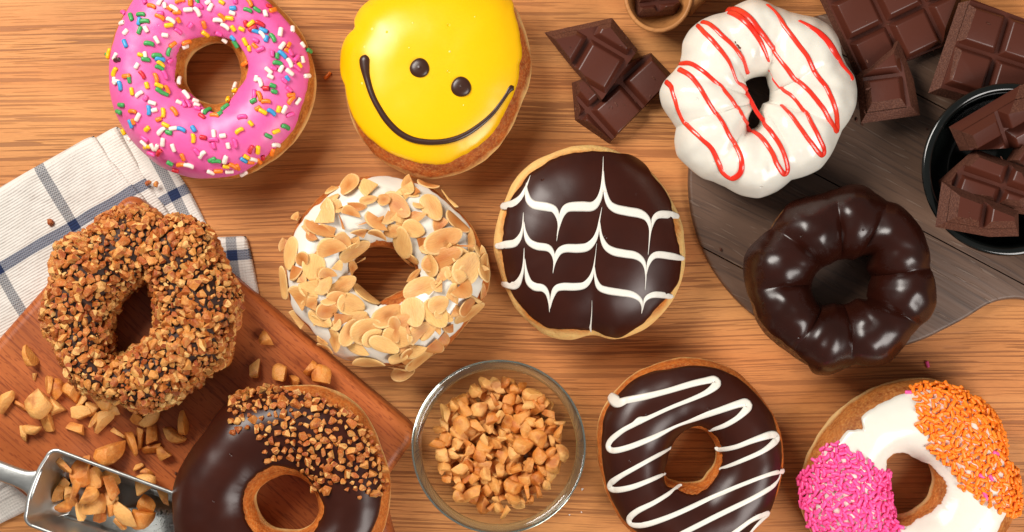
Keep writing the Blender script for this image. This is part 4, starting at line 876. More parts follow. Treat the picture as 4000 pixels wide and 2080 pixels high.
def nut_doughnut():
    c = (620, 720)
    shrink = lambda pts, d: [(x - d * (x - c[0]) / math.hypot(x - c[0], y - c[1]), y - d * (y - c[1]) / math.hypot(x - c[0], y - c[1])) for x, y in pts]
    outer = Z('K', shrink([(60, 730), (70, 620), (110, 560), (130, 480), (120, 390), (150, 300), (200, 250), (290, 220), (380, 180), (430, 120), (520, 70), (640, 50), (740, 85), (820, 125), (930, 120), (1030, 150), (1100, 230), (1130, 330), (1170, 420), (1230, 500), (1270, 600), (1260, 700), (1220, 830), (1200, 920), (1190, 1000), (1090, 1060), (1020, 1130), (930, 1200), (850, 1270), (740, 1305), (620, 1290), (520, 1240), (400, 1210), (310, 1170), (230, 1100), (190, 1000), (150, 900), (80, 820)], 32))
    hole = Z('K', shrink([(690, 520), (710, 580), (730, 700), (720, 790), (700, 850), (640, 880), (580, 930), (540, 960), (500, 940), (490, 880), (500, 780), (540, 680), (600, 600), (650, 560)], -32))
    val = Z('K', [(125, 440), (380, 185), (810, 122), (1135, 340), (1230, 850), (930, 1210), (420, 1215), (110, 860)])
    r = Ring(Z('K', [c])[0], outer, hole, RB_Z, 0.036, valleys=val, dh=0.16, lump=0.0008, seed=31.0, n=2.3, sm=2, smh=4)
    o = r.root('doughnut', 'knobbly chocolate doughnut crusted all over with chopped nuts')
    r.dough(o, m_choc('chocolate_crust', (58, 36, 28), 0.62, 0.3, 0.0006))
    pts = scatter(r, 0.0024, 30000, lambda p: p[2] > RB_Z + 0.002, (-0.9, math.pi + 0.9), 5)
    put_chips(r, pts, 0.0020, 0.0042, 0.0)
    fine = scatter(r, 0.0017, 5000, lambda p: p[2] > RB_Z + 0.004, (-0.6, math.pi + 0.6), 15)
    items = [(random.choice(CHIPS), Matrix.Translation(Vector(p) + Vector(n) * 0.0006 - Vector((r.C[0], r.C[1], r.zb))) @ rand_rot().to_4x4() @ Matrix.Scale(random.uniform(0.0006, 0.0014), 4)) for p, n in fine]
    join_copies('nut_crumbs', items, MT['chip'], r.o)
nut_doughnut()

def half_nut_doughnut():
    outer = Z('M', [(750, 385), (850, 375), (1000, 385), (1150, 440), (1250, 510), (1330, 640), (1390, 780), (1440, 930), (1450, 1060), (1440, 1200), (1400, 1340), (1280, 1500), (1100, 1620), (900, 1690), (650, 1710), (400, 1660), (220, 1570), (100, 1450), (50, 1340), (35, 1200), (35, 1080), (60, 980), (140, 830), (260, 670), (380, 520), (430, 470), (560, 430), (660, 405)])
    io = Z('M', [(660, 415), (760, 415), (850, 430), (1000, 478), (1120, 540), (1210, 620), (1300, 750), (1350, 850), (1385, 980), (1390, 1090), (1362, 1250), (1320, 1340), (1200, 1480), (1000, 1620), (650, 1700), (400, 1650), (220, 1560), (50, 1340), (35, 1200), (35, 1080), (60, 980), (140, 830), (260, 670), (380, 520), (430, 472), (560, 435)])
    hole = Z('M', [(570, 1100), (620, 1030), (700, 985), (800, 965), (880, 990), (940, 1050), (970, 1120), (985, 1200), (950, 1270), (900, 1305), (800, 1325), (700, 1310), (620, 1250), (580, 1180)])
    ii = Z('M', [(490, 1100), (520, 1020), (580, 960), (680, 905), (790, 920), (870, 950), (940, 1020), (990, 1100), (1020, 1170), (990, 1270), (930, 1360), (800, 1420), (650, 1400), (540, 1320), (490, 1200)])
    r = Ring(Z('M', [(760, 1100)])[0], outer, hole, RB_Z, 0.033, lump=0.0005, lscale=60, seed=36.0, n=2.4)
    o = r.root('doughnut', 'chocolate iced ring doughnut with chopped nuts on one half')
    r.dough(o, m_dough('ring_dough_half', 0.033, (0.30, 0.42), (206, 112, 40), (186, 90, 26)))
    r.icing(o, MT['choc'], io, ii, 0.0010, 0.03, 11.0)
    reg = Z('M', [(420, 480), (500, 395), (640, 395), (800, 425), (960, 455), (1090, 525), (1200, 590), (1310, 700), (1360, 830), (1400, 960), (1410, 1085), (1240, 1115), (1180, 1065), (1100, 1000), (1040, 1060), (960, 1060), (955, 975), (870, 940), (830, 885), (760, 800), (700, 870), (640, 865), (620, 800), (575, 710), (520, 665), (430, 695), (410, 600)])
    def acc(p):
        f = M * (CAM_H - p[2]) / CAM_H; return inside(reg, p[0] / f + 2000, 1040 - p[1] / f)
    pts = scatter(r, 0.0025, 30000, acc, (0.05, math.pi), 8)
    put_chips(r, pts, 0.0018, 0.0037, 0.0008)
half_nut_doughnut()

# ------------------------------------------------------------------ white doughnut with orange and pink sprinkles
def two_tone_doughnut():
    outer = Z('Q', [(85, 1000), (110, 850), (150, 720), (230, 570), (330, 420), (450, 310), (580, 220), (720, 150), (870, 100), (1050, 80), (1200, 85), (1320, 130), (1450, 200), (1560, 290), (1650, 400), (1720, 560), (1790, 750), (1840, 950), (1850, 1100), (1830, 1200), (1760, 1330), (1650, 1500), (1450, 1640), (1150, 1740), (800, 1730), (500, 1640), (300, 1480), (180, 1340), (110, 1180)])
    io = Z('Q', [(300, 655), (430, 580), (480, 500), (530, 458), (575, 500), (610, 520), (600, 440), (590, 390), (680, 330), (760, 275), (850, 240), (950, 200), (1030, 175), (1200, 165), (1400, 225), (1520, 325), (1620, 435), (1700, 600), (1770, 800), (1810, 1000), (1800, 1150), (1740, 1240), (1700, 1340), (1600, 1480), (1420, 1600), (1150, 1700), (800, 1690), (520, 1600), (330, 1450), (220, 1300), (165, 1150), (160, 1000), (200, 850)])
    hole = Z('Q', [(790, 830), (800, 750), (850, 700), (920, 682), (1000, 700), (1090, 740), (1150, 800), (1175, 880), (1160, 980), (1110, 1080), (1050, 1130), (970, 1180), (850, 1192), (810, 1150), (800, 1000)])
    ii = Z('Q', [(788, 830), (798, 740), (855, 690), (930, 674), (1050, 720), (1150, 770), (1230, 850), (1290, 940), (1290, 1020), (1250, 1100), (1150, 1180), (1050, 1240), (960, 1290), (880, 1280), (815, 1200), (788, 1000)])
    r = Ring(Z('Q', [(980, 910)])[0], outer, hole, 0.0, 0.034, lump=0.0006, lscale=60, seed=41.0, n=2.4)
    o = r.root('doughnut', 'white iced ring doughnut with orange and pink sprinkle patches')
    r.dough(o, m_dough('ring_dough_twotone', 0.034, (0.34, 0.44), (188, 112, 48), (166, 88, 32), (230, 196, 136)))
    r.icing(o, MT['white'], io, ii, 0.0010, 0.06, 13.0)
    pinkr = Z('Q', [(300, 640), (400, 610), (500, 670), (600, 705), (685, 800), (700, 835), (790, 840), (810, 960), (790, 1000), (840, 1110), (830, 1150), (855, 1240), (920, 1330), (950, 1450), (700, 1600), (400, 1500), (200, 1300), (130, 1100), (115, 900), (200, 820), (285, 700)])
    orar = Z('Q', [(1000, 175), (1080, 145), (1260, 140), (1400, 190), (1460, 240), (1540, 275), (1640, 370), (1690, 460), (1725, 540), (1750, 620), (1770, 750), (1835, 850), (1865, 950), (1880, 1050), (1845, 1195), (1780, 1185), (1660, 1140), (1560, 1080), (1500, 990), (1420, 985), (1400, 890), (1300, 760), (1230, 700), (1150, 640), (1160, 540), (1050, 480), (1060, 330), (1035, 240)])
    def acc_in(reg):
        def acc(p):
            f = M * (CAM_H - p[2]) / CAM_H; return inside(reg, p[0] / f + 2000, 1040 - p[1] / f) and 1040 - p[1] / f < 2110
        return acc
    MS = {c: [sprinkle_mesh(MT['spr' + c], L * 1.10, 0.00080, b) for L, b in ((0.0034, 0), (0.0030, 0.08), (0.0026, 0), (0.0036, 0.05))] for c in 'op'}
    items = []
    for c, reg, sd in (('p', pinkr, 3), ('o', orar, 4)):
        for lay, dm, T in ((0, 0.0019, 0.0010), (1, 0.0024, 0.0021)):
            for p, n in scatter(r, dm, 30000, acc_in(reg), (-0.15, math.pi + 0.2), sd + 10 * lay):
                z = Vector(n); q = z.to_track_quat('Z', 'Y').to_matrix() @ Matrix.Rotation(random.uniform(0, 6.28), 3, 'Z') @ Matrix.Rotation(random.gauss(0, 0.22), 3, 'Y')
                items.append((lay, Vector(p) + z * T, q, random.choice(MS[c if not (c == 'o' and random.random() < 0.005) else 'p']), c))
    for x, y in ((972, 192), (1690, 690), (1570, 875), (1600, 1040)):
        px, py = Z('Q', [(x, y)])[0]; X, Y, ZZ = r.hit(px, py); items.append((2, Vector((X, Y, ZZ + 0.0022)), r.frame_at(X, Y, random.uniform(0, 90)), random.choice(MS['p']), 'p'))
    items.sort(key=lambda t: -t[0])
    for l, p, q, me, c in items[:300]: r.put(me, 'sprinkle', p.x, p.y, p.z, q)
    for c in 'op':
        rest = [t for t in items[300:] if t[4] == c]
        if rest: join_copies('sprinkles', [(me, Matrix.Translation((p.x - r.C[0], p.y - r.C[1], p.z - r.zb)) @ q.to_4x4()) for l, p, q, me, _ in rest], MT['spr' + c], r.top)
two_tone_doughnut()

# ------------------------------------------------------------------ loose peanut pieces
_co = {}
def coords(me):
    if me.name not in _co:
        c = np.empty(len(me.vertices) * 3); me.vertices.foreach_get('co', c); _co[me.name] = c.reshape(-1, 3)
    return _co[me.name]
def peanut(x, y, z, s, label, group, rot=None, name='peanut_piece'):
    me = random.choice(PEANUTS); Rm = rot or (Matrix.Rotation(random.uniform(0, 6.28), 3, 'Z') @ Matrix.Rotation(random.uniform(-0.5, 0.5), 3, 'X') @ Matrix.Rotation(random.uniform(-0.3, 0.3), 3, 'Y'))
    lo = (coords(me) @ np.array(Rm).T)[:, 2].min() * s
    o = bpy.data.objects.new(name, me); COL.objects.link(o)
    o.matrix_world = Matrix.Translation((x, y, z - lo)) @ Rm.to_4x4() @ Matrix.Scale(s, 4)
    return tag(o, label, 'peanut', group)
ORD = 'first second third fourth fifth sixth seventh eighth ninth tenth eleventh twelfth thirteenth fourteenth fifteenth sixteenth seventeenth eighteenth nineteenth twentieth'.split()
ORD += ['twenty-' + w for w in ORD[:9]] + ['thirtieth'] + ['thirty-' + w for w in ORD[:9]]
def board_peanuts():
    L = [(205, 150, 1.15), (218, 285, 0.5), (320, 355, 0.95), (383, 385, 1.0), (490, 405, 1.0), (545, 455, 0.9), (55, 470, 1.1), (155, 505, 0.9), (270, 450, 1.5), (410, 515, 1.3), (520, 550, 1.15), (600, 480, 0.95), (665, 450, 1.1), (285, 575, 1.4), (210, 640, 0.95), (155, 680, 0.75), (620, 595, 0.9), (530, 635, 1.2), (710, 595, 1.3), (755, 500, 0.8), (800, 680, 0.85), (745, 790, 1.4), (885, 755, 1.3), (935, 690, 1.1), (985, 570, 1.1), (905, 590, 1.0), (1035, 700, 1.4), (1030, 785, 1.0), (1170, 680, 1.1), (1240, 590, 1.3), (1130, 820, 1.0), (910, 905, 0.6), (980, 945, 0.6)]
    for k, (x, y, s) in enumerate(sorted(L)):
        px, py = Z('L', [(x, y)])[0]; X, Y = P(px, py, RB_Z + 0.003)
        peanut(X, Y, RB_Z, s * 0.0056, 'golden peanut piece spilled on the chopping board above the scoop, %s from the left' % ORD[k], 'peanut pieces spilled by the scoop')
    for x, y, s, lb in [(660, 100, 1.15, 'pale angular peanut piece alone on the chopping board near the almond doughnut'), (570, 270, 1.1, 'brown shaded peanut wedge beside the nut-crusted doughnut'), (740, 315, 1.05, 'rounded brown peanut piece above the half-nutted doughnut'), (930, 270, 1.05, 'pale blocky peanut piece above the half-nutted doughnut'), (1010, 330, 1.15, 'oval peanut half touching the top of the half-nutted doughnut'), (815, 348, 0.55, 'tiny round peanut crumb at the top of the half-nutted doughnut')]:
        px, py = Z('M', [(x, y)])[0]; X, Y = P(px, py, RB_Z + 0.003); peanut(X, Y, RB_Z, s * 0.0056, lb, 'peanut pieces right of the nut-crusted doughnut')
board_peanuts()

def lathe(prof, n=96):
    V = []; F = []; idx = []
    for r, z in prof:
        if r < 1e-6: idx.append([len(V)]); V.append((0, 0, z))
        else:
            idx.append(list(range(len(V), len(V) + n)))
            V += [(r * math.cos(2 * math.pi * i / n), r * math.sin(2 * math.pi * i / n), z) for i in range(n)]
    for a, b in zip(idx[:-1], idx[1:]):
        for i in range(n):
            j = (i + 1) % n
            if len(a) == 1: F.append((a[0], b[j], b[i]))
            elif len(b) == 1: F.append((a[i], a[j], b[0]))
            else: F.append((a[i], a[j], b[j], b[i]))
    return V, F
def smooth_prof(pts, step=0.0012): return [(max(0.0, a), b) for a, b in resample(pts, step)]

def glass_bowl():
    zr = 0.0245; X, Y = P(1948, 1748, zr); k = 339 * M * (CAM_H - zr) / CAM_H / 0.0381
    r = thing('glass_bowl', 'small clear round glass bowl full of chopped peanuts', 'bowl', (X, Y, 0))
    pts = [(0, 0.0003), (0.020, 0.0003), (0.0235, 0.0010), (0.0270, 0.0050), (0.0312, 0.0140), (0.0344, 0.0240), (0.0360, 0.0318), (0.0352, 0.0324), (0.0345, 0.0318), (0.0322, 0.0250), (0.0290, 0.0165), (0.0252, 0.0088), (0.021, 0.0058), (0.012, 0.0050), (0, 0.0048)]
    ZK = 0.63
    V, F = lathe([(a * k, b * ZK) for a, b in smooth_prof(pts)], 128)
    part('bowl_body', V, F, MT['glass'], r)
    rim = [(0.0362 + 0.0021 * math.cos(t) + 0.0006 * math.sin(t), 0.0358 + 0.0034 * math.sin(t)) for t in np.linspace(0, 2 * math.pi, 25)]
    V, F = lathe([(a * k, b * ZK) for a, b in rim], 160)
    part('rim', V, F, MT['glassrim'], r)
    # heap of peanuts, each one dropped on what lies below it
    g = 0.0008; n = 90; hm = np.zeros((n, n)); ax = (np.arange(n) - n / 2) * g; gx, gy = np.meshgrid(ax, ax, indexing='ij'); rr = np.hypot(gx, gy)
    inner = np.array([(0, 0.0048), (0.012, 0.0050), (0.021, 0.0058), (0.0252, 0.0088), (0.029, 0.0165), (0.0325, 0.0265), (0.0347, 0.035), (0.05, 0.09)]) * np.array([k, 0.63]); hm = np.interp(rr, inner[:, 0], inner[:, 1])
    R = random.Random(77); cnt = 0
    for t in range(400):
        s = R.choice([0.0034, 0.0040, 0.0046, 0.0050, 0.0055]); best = None
        for _ in range(9 if t < 150 else 30):
            a = R.uniform(0, 6.283); q = math.sqrt(R.uniform(0, 1)) * 0.0322; x, y = q * math.cos(a), q * math.sin(a)
            m = np.hypot(gx - x, gy - y) < s * 0.62; h = 0.25 * hm[m].max() + 0.75 * hm[m].mean()
            if best is None or h < best[0]: best = (h, x, y, m)
        h, x, y, m = best
        if cnt > 298 or h > 0.0180 - 0.0004 * (math.hypot(x, y) / 0.029) ** 2: break
        peanut(X + x, Y + y, h - s * 0.16, s, 'chopped golden peanut piece heaped in the glass bowl', 'peanut pieces in the glass bowl', rand_rot()); cnt += 1
        d = np.hypot(gx - x, gy - y); top = h + s * 0.72 * np.sqrt(np.maximum(0, 1 - (d / (s * 0.66)) ** 2)); mm = d < s * 0.66
        hm[mm] = np.maximum(hm[mm], top[mm])
    print('bowl peanuts', cnt)
glass_bowl()

# ------------------------------------------------------------------ steel scoop
def scoop():
    bx, by = Z('L', [(246, 1022)])[0]; ztop = RB_Z + 0.020; X, Y = P(bx, by, ztop); yaw = -math.radians(20.3)
    r = thing('scoop', 'silver metal scoop lying on the chopping board with peanuts in it', 'scoop', (X, Y, RB_Z), rot=(0, 0, yaw))
    Ln, W = 0.066, 0.0168
    def ushape(inset, back, ln):
        # open outline: front of one side, round the back, to the front of the other
        w = W - inset; q = [(ln, w), (ln * 0.5, w), (0.010, w)]
        rc = 0.0042
        for a in np.linspace(90, 180, 8): q.append((back + rc + rc * math.cos(math.radians(a)), w - rc + rc * math.sin(math.radians(a))))
        q += [(back - 0.0012, w * 0.4), (back - 0.0016, 0.0)]
        return q + [(x, -y) for x, y in q[::-1][1:]]
    rows = [(0.0, 0.0, Ln, 0.0200), (0.0004, 0.0004, Ln, 0.0188), (0.0022, 0.0034, Ln, 0.0090), (0.0034, 0.0058, Ln, 0.0034), (0.0046, 0.0076, Ln, 0.0014), (0.0066, 0.0098, Ln, 0.0009)]
    V = []; outl = [ushape(a, b, l) for a, b, l, z in rows]; n = len(outl[0])
    for (a, b, l, z), q in zip(rows, outl): V += [(x, y, z) for x, y in q]
    F = grid_faces(len(rows), n, False, False); base = (len(rows) - 1) * n
    for i in range(n // 2): F.append((base + i, base + i + 1, base + n - 2 - i, base + n - 1 - i) if i < n // 2 - 1 else (base + i, base + i + 1, base + n - 1 - i))
    pan = part('pan', V, F, MT['steel'], r); md = pan.modifiers.new('sheet', 'SOLIDIFY'); md.thickness = 0.0007; md.offset = 0
    # rolled rim
    V = []; q = resample([(x, y) for x, y in outl[0]], 0.001); N = 8
    for i, p in enumerate(q):
        d = q[min(i + 1, len(q) - 1)] - q[max(i - 1, 0)]; d /= np.linalg.norm(d); s = (-d[1], d[0])
        for j in range(N):
            a = 2 * math.pi * j / N; V.append((p[0] + s[0] * 0.00085 * math.cos(a), p[1] + s[1] * 0.00085 * math.cos(a), 0.0201 + 0.00085 * math.sin(a)))
    part('rim', V, grid_faces(len(q), N, False, True) + [tuple(range(N)), tuple((len(q) - 1) * N + j for j in range(N))[::-1]], MT['steel'], r)
    # handle, flaring where it meets the pan
    V = []; N = 16; hd = [(0.0000, 0.0072, 0.0190, 0.0012), (-0.0020, 0.0058, 0.0190, 0.0014), (-0.0045, 0.0046, 0.0189, 0.0018), (-0.009, 0.0041, 0.0188, 0.0022), (-0.018, 0.0042, 0.0190, 0.0024), (-0.040, 0.0048, 0.0200, 0.0026), (-0.062, 0.0050, 0.0205, 0.0026), (-0.064, 0.0030, 0.0205, 0.0014)]
    hd = resample(hd, 0.0012)
    for x, w, z, h in hd:
        for j in range(N):
            a = 2 * math.pi * j / N; cs, sn = math.cos(a), math.sin(a)
            V.append((x, w * math.copysign(abs(cs) ** 0.7, cs), z + h * math.copysign(abs(sn) ** 0.7, sn)))
    part('handle', V, grid_faces(len(hd), N, False, True) + [tuple(range(N)), tuple((len(hd) - 1) * N + j for j in range(N))[::-1]], MT['steel'], r)
    L = [(445, 910, 1.2, 1), (560, 930, 1.3, 1), (510, 1030, 1.2, 2), (380, 1085, 1.15, 0), (435, 1105, 1.0, 1), (575, 1090, 1.0, 2), (655, 1000, 1.25, 1), (770, 1050, 1.5, 1), (630, 1170, 1.3, 1), (545, 1210, 1.05, 0), (670, 1250, 0.85, 0), (745, 1180, 1.05, 0), (850, 1190, 1.5, 0), (950, 1060, 1.5, 0), (960, 1145, 1.1, 0), (950, 1240, 1.3, 0), (780, 1275, 0.95, 0), (1090, 1100, 0.95, 0), (500, 1130, 1.0, 0), (420, 1160, 0.9, 0), (735, 985, 0.9, 0), (430, 1000, 0.8, 0), (600, 1010, 1.0, 0), (660, 1090, 1.0, 0), (720, 1120, 0.9, 0)]
    for k, (x, y, s, lay) in enumerate(sorted(L)):
        z = RB_Z + 0.0018 + 0.0042 * lay; px, py = Z('L', [(x, y)])[0]; X2, Y2 = P(px, py, z + 0.003)
        peanut(X2, Y2, z, s * 0.0056, 'golden peanut piece lying inside the metal scoop, %s from its handle end' % ORD[k], 'peanut pieces in the scoop')
scoop()

# ------------------------------------------------------------------ wooden spoon
def spoon():
    zr = 0.017; cx, cy = P(2572, -22, zr); r = thing('wooden_spoon', 'pale wooden spoon at the top edge with a chocolate piece in its bowl', 'spoon', (cx, cy, 0))
    R0 = 134 * M; k = 148 / 134
    pts = [(0, 0.0002), (0.45, 0.0008), (0.75, 0.0050), (0.92, 0.0115), (0.99, 0.0155), (1.0, 0.0168), (0.97, 0.0176), (0.90, 0.0176), (0.875, 0.0165), (0.84, 0.0140), (0.72, 0.0088), (0.45, 0.0045), (0, 0.0032)]
    V, F = lathe([(a * R0, b) for a, b in smooth_prof([(a, b) for a, b in pts], 0.05)], 72)
    V = [(x, y * k, z) for x, y, z in V]; part('spoon_bowl', V, F, MT['spoonwood'], r)
    V = []; N = 16; a0 = math.radians(13); R1 = R0 * 0.86
    hd = [(0.80, 0.0118, 0.0120, 0.0052), (1.00, 0.0098, 0.0125, 0.0050), (1.2, 0.0080, 0.0130, 0.0044), (1.45, 0.0058, 0.0134, 0.0040), (1.8, 0.0042, 0.0138, 0.0038), (3.0, 0.0040, 0.0140, 0.0038), (6.0, 0.0044, 0.0130, 0.0036), (8.5, 0.0050, 0.0110, 0.0034), (8.8, 0.002, 0.0110, 0.0016)]
    hd = resample(hd, 0.05)
    for x, w, z, h in hd:
        for j in range(N):
            a = 2 * math.pi * j / N; lx, ly = x * R0, w * math.cos(a)
            V.append((lx * math.cos(a0) - ly * math.sin(a0), lx * math.sin(a0) + ly * math.cos(a0), z + h * math.sin(a)))
    part('handle', V, grid_faces(len(hd), N, False, True) + [tuple(range(N)), tuple((len(hd) - 1) * N + j for j in range(N))[::-1]], MT['spoonwood'], r)
spoon()

# ------------------------------------------------------------------ black dish
DISH_Z = GB_Z
def dish():
    zr = DISH_Z + 0.026; X, Y = P(3938, 664, zr); k = 338 * M * (CAM_H - zr) / CAM_H / 0.038
    r = thing('black_dish', 'small round glossy black dish holding chocolate pieces', 'dish', (X, Y, DISH_Z))
    pts = [(0, 0.0004), (0.018, 0.0004), (0.021, 0.0012), (0.027, 0.0060), (0.0325, 0.0140), (0.0355, 0.0215), (0.0372, 0.0245), (0.0380, 0.0258), (0.0378, 0.0270), (0.0366, 0.0276), (0.0350, 0.0274), (0.0340, 0.0262), (0.0334, 0.0240), (0.0312, 0.0165), (0.0255, 0.0085), (0.018, 0.0050), (0, 0.0045)]
    V, F = lathe([(a * k, b) for a, b in smooth_prof(pts)], 128); part('dish_body', V, F, MT['black'], r)
dish()

# ------------------------------------------------------------------ broken chocolate
def choc_piece(label, zk, poly, cross, uang, z0, tilt=(0, 0), ltilt=0, pitch=168, clean=(), lift=0.0, seed=1, th=1.0, group='broken chocolate pieces', shav=0, slant=(0.12, 0.5)):
    R = random.Random(seed); SL, TP = 0.0046 * th, 0.0086 * th
    px = Z(zk, poly); cc = np.mean([q[:2] for q in px], 0); zc = z0 + lift + TP * 0.6
    C = np.array(P(*cc, zc)); yaw = -math.radians(uang); ca, sa = math.cos(-yaw), math.sin(-yaw)
    def loc(q):
        w = np.array(P(q[0], q[1], zc)) - C; return np.array([w[0] * ca - w[1] * sa, (w[0] * sa + w[1] * ca) / math.cos(math.radians(ltilt))])
    pl = [loc(q) for q in px]; ox, oy = loc(Z(zk, [cross])[0]); p = pitch * M
    rot = (Matrix.Rotation(math.radians(tilt[1]), 3, 'Y') @ Matrix.Rotation(math.radians(tilt[0]), 3, 'X') @ Matrix.Rotation(yaw, 3, 'Z') @ Matrix.Rotation(math.radians(ltilt), 3, 'X'))
    ct = np.mean(pl, 0); planes = []
    for i in range(len(pl)):
        a, b = pl[i], pl[(i + 1) % len(pl)]; d = b - a; n = np.array([d[1], -d[0]]); n /= np.linalg.norm(n)
        if np.dot(n, a - ct) < 0: n = -n
        planes.append((Vector((a[0], a[1], 0.0004)), Vector((n[0], n[1], R.uniform(*slant) if i not in clean else 0.06)).normalized(), 0 if i in clean else 1))
    lo = np.min(pl, 0); hi = np.max(pl, 0)
    t = thing('chocolate_piece', label, 'chocolate', (C[0], C[1], z0 + lift), group, rot.to_euler())
    def clip(bm):
        for co, n, mi in planes:
            if not bm.faces: return
            g = bmesh.ops.bisect_plane(bm, geom=bm.verts[:] + bm.edges[:] + bm.faces[:], plane_co=co, plane_no=n, clear_outer=True)
            e = [x for x in g['geom_cut'] if isinstance(x, bmesh.types.BMEdge)]
            if e:
                for f in bmesh.ops.holes_fill(bm, edges=e)['faces']: f.material_index = mi
    def box(x0, x1, y0, y1, zb, zt, ins, bev):
        bm = bmesh.new(); v = [bm.verts.new(c) for c in ((x0, y0, zb), (x1, y0, zb), (x1, y1, zb), (x0, y1, zb), (x0 + ins, y0 + ins, zt), (x1 - ins, y0 + ins, zt), (x1 - ins, y1 - ins, zt), (x0 + ins, y1 - ins, zt))]
        for f in ((3, 2, 1, 0), (4, 5, 6, 7), (0, 1, 5, 4), (1, 2, 6, 5), (2, 3, 7, 6), (3, 0, 4, 7)): bm.faces.new([v[i] for i in f])
        if bev: bmesh.ops.bevel(bm, geom=[e for e in bm.edges if max(q.co.z for q in e.verts) > zb + 1e-5], offset=bev, segments=3, affect='EDGES', profile=0.5)
        return bm
    bm = box(lo[0] - 0.004, hi[0] + 0.004, lo[1] - 0.004, hi[1] + 0.004, 0, SL, 0, 0); clip(bm)
    # roughen the broken faces
    me = bm_mesh('slab', bm, [MT['bar'], MT['barcut']], sharp=30); link('slab', me, t)
    g = 0.0006
    for i in range(-4, 5):
        for j in range(-4, 5):
            x0, y0 = ox + i * p, oy + j * p
            if x0 + p < lo[0] or x0 > hi[0] or y0 + p < lo[1] or y0 > hi[1]: continue
            bm = box(x0 + g, x0 + p - g, y0 + g, y0 + p - g, SL - 0.0004, TP, 0.0021, 0.0007); clip(bm)
            if len(bm.faces) < 4 or sum(f.calc_area() for f in bm.faces) < 6e-5 * 0.5: bm.free(); continue
            link('chocolate_square', bm_mesh('chocolate_square', bm, [MT['bar'], MT['barcut']], sharp=38), t)
    if shav:
        items = []
        for _ in range(shav):
            x, y = R.uniform(lo[0], hi[0]), R.uniform(lo[1], hi[1])
            if not inside(pl, x, y): continue
            u, v = ((x - ox) / p) % 1, ((y - oy) / p) % 1; z = TP if 0.14 < u < 0.86 and 0.14 < v < 0.86 else SL
            s = R.choice((0.0004, 0.0005, 0.0007, 0.0011)); items.append((R.choice(CHIPS), Matrix.Translation((x, y, z + s * 0.3)) @ Matrix.Rotation(R.uniform(0, 6), 4, 'Z') @ Matrix.Diagonal((s * 1.4, s * 0.6, s * 0.5, 1))))
        if items: join_copies('shavings', items, MT['barcut'], t)
    return t
choc_piece('broken chocolate piece lying on another, between the smiling doughnut and the spoon', 'C', [(110, 290), (720, 155), (955, 440), (625, 905), (340, 580)], (515, 322), 30, 0.0, (4, 3), lift=0.0085, clean=(2,), seed=2, shav=26)
choc_piece('broken chocolate piece lying under another, left of the white iced doughnut', 'C', [(360, 740), (1075, 470), (1285, 690), (695, 1290), (390, 1080)], (790, 735), -42, 0.0, clean=(2,), seed=3, shav=40)
choc_piece('small dark chocolate piece inside the bowl of the wooden spoon', 'C', [(930, -70), (935, 155), (1290, 120), (1355, 45), (1250, -90)], (1115, 40), -8, 0.0, (-8, 5), lift=0.0080, seed=4, th=1.1)
choc_piece('large flat chocolate bar slab at the top right edge, beneath the others', 'E', [(110, -140), (560, 805), (1150, 650), (1520, 500), (1760, -140)], (870, 262), -25.5, GB_Z, clean=(1, 2), seed=5, shav=26)
choc_piece('chocolate bar slab leaning on the large slab, above the black dish', 'E', [(1340, 1035), (1690, 20), (1800, -5), (2373, 190), (2700, 305), (2600, 1330), (1660, 1088)], (2050, 618), 17, GB_Z, (0, 5), clean=(1, 2, 3), lift=0.0105, seed=6, shav=16, slant=(0.5, 0.75))
choc_piece('pointed wedge of chocolate propped on the large slab beside the white doughnut', 'E', [(570, 815), (1040, 395), (1105, 420), (1180, 850), (1320, 1255), (630, 1350)], (612, 893), -7, GB_Z, (-13, -11), lift=0.0085, seed=7, shav=14, slant=(0.55, 0.85))
DZ = DISH_Z + 0.010
choc_piece('thick chocolate piece standing tilted at the back of the black dish', 'F', [(290, 360), (790, 65), (960, 30), (960, 400), (720, 500), (400, 520)], (645, 330), -30, DZ, (0, 0), ltilt=38, lift=0.0100, seed=8, th=1.35, clean=(0,), slant=(0.4, 0.7))
choc_piece('chocolate piece in the middle of the black dish, half covered by another', 'F', [(240, 745), (500, 510), (860, 650), (960, 900), (860, 990), (300, 900)], (690, 800), 20, DZ, (-8, -8), lift=0.0110, seed=9, th=1.1, shav=16, slant=(0.4, 0.7))
choc_piece('chocolate piece with two squares at the front of the black dish', 'F', [(262, 752), (815, 962), (812, 1140), (590, 1145), (205, 1075)], (560, 860), 12, DZ, (-6, 5), lift=0.0200, seed=10, th=1.1, shav=12, slant=(0.4, 0.7))
choc_piece('chocolate piece mostly cut off at the right edge in the black dish', 'F', [(720, 600), (830, 420), (1000, 420), (1000, 680), (830, 640)], (900, 520), -55, DZ, (0, 0), lift=0.0090, seed=12, th=1.0)

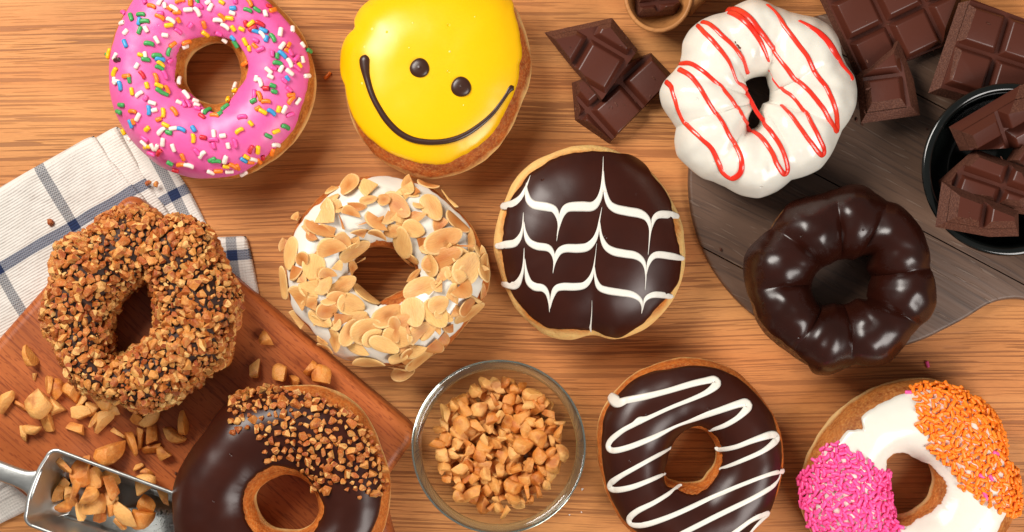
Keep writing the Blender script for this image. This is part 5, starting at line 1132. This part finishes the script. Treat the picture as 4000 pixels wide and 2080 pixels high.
# ------------------------------------------------------------------ loose crumbs
def crumb(name, me, px, py, z, s, label, cat, group=None, rot=None):
    X, Y = P(px, py, z); o = bpy.data.objects.new(name, me); COL.objects.link(o)
    o.matrix_world = Matrix.Translation((X, Y, z + 0.5 * s)) @ (rot or Matrix.Rotation(random.uniform(0, 6), 3, 'Z')).to_4x4() @ Matrix.Scale(s if name != 'loose_sprinkle' else 1.0, 4)
    return tag(o, label, cat, group)
q = Z('A', [(1637, 552)])[0]
crumb('loose_sprinkle', sprinkle_mesh(MT['sprO'], 0.0042, 0.0008), *q, 0.0002, 0.0012, 'orange sprinkle lying on the table right of the pink doughnut', 'sprinkle', rot=Matrix.Rotation(math.radians(45), 3, 'Z'))
crumb('loose_sprinkle', sprinkle_mesh(MT['sprp'], 0.0030, 0.0008), 3622, 1424, 0.0002, 0.0012, 'bright pink sprinkle lying on the table below the chocolate ball doughnut', 'sprinkle', rot=Matrix.Rotation(math.radians(-75), 3, 'Z'))
for x, y, s, lb in ((955, 385, 0.0028, 'left one of two nut crumbs on the towel below the pink doughnut'), (1000, 395, 0.0024, 'right one of two nut crumbs on the towel below the pink doughnut'), (330, 640, 0.0026, 'lone pale nut crumb on the white towel above the stripe')):
    px, py = Z('J', [(x, y)])[0]; crumb('nut_crumb', random.choice(CHIPS), px, py, 0.0055, s, lb, 'nut')
sug = m_simple('sugar_grain', (240, 236, 230), 0.4)
for x, y, s, lb in ((1330, 1020, 0.0011, 'white sugar flake on the table right of the glass bowl'), (1235, 1208, 0.0007, 'tiny white sugar grain below right of the glass bowl, the left one'), (1325, 1190, 0.0007, 'tiny white sugar grain below right of the glass bowl, the right one')):
    px, py = Z('N', [(x, y)])[0]; me = CHIPS[3].copy(); me.materials.clear(); me.materials.append(sug); crumb('sugar_grain', me, px, py, 0.0002, s, lb, 'sugar')
crumb('chocolate_crumb', (lambda m: (m.materials.clear(), m.materials.append(MT['barcut']), m)[2])(CHIPS[5].copy()), 690, 1850, RB_Z, 0.0016, 'chocolate crumb on the chopping board touching the half-nutted doughnut', 'chocolate')

cm = CHIPS[6].copy(); cm.materials.clear(); cm.materials.append(MT['barcut'])
for x, y, s in ((3345, 470, 0.0011), (3368, 488, 0.0008), (3330, 455, 0.0007), (3620, 505, 0.0007), (2815, 975, 0.0010), (3700, 260, 0.0006)):
    crumb('chocolate_crumb', cm, x, y, GB_Z, s, 'tiny chocolate crumb lying on the grey serving board', 'chocolate', 'chocolate crumbs on the serving board')
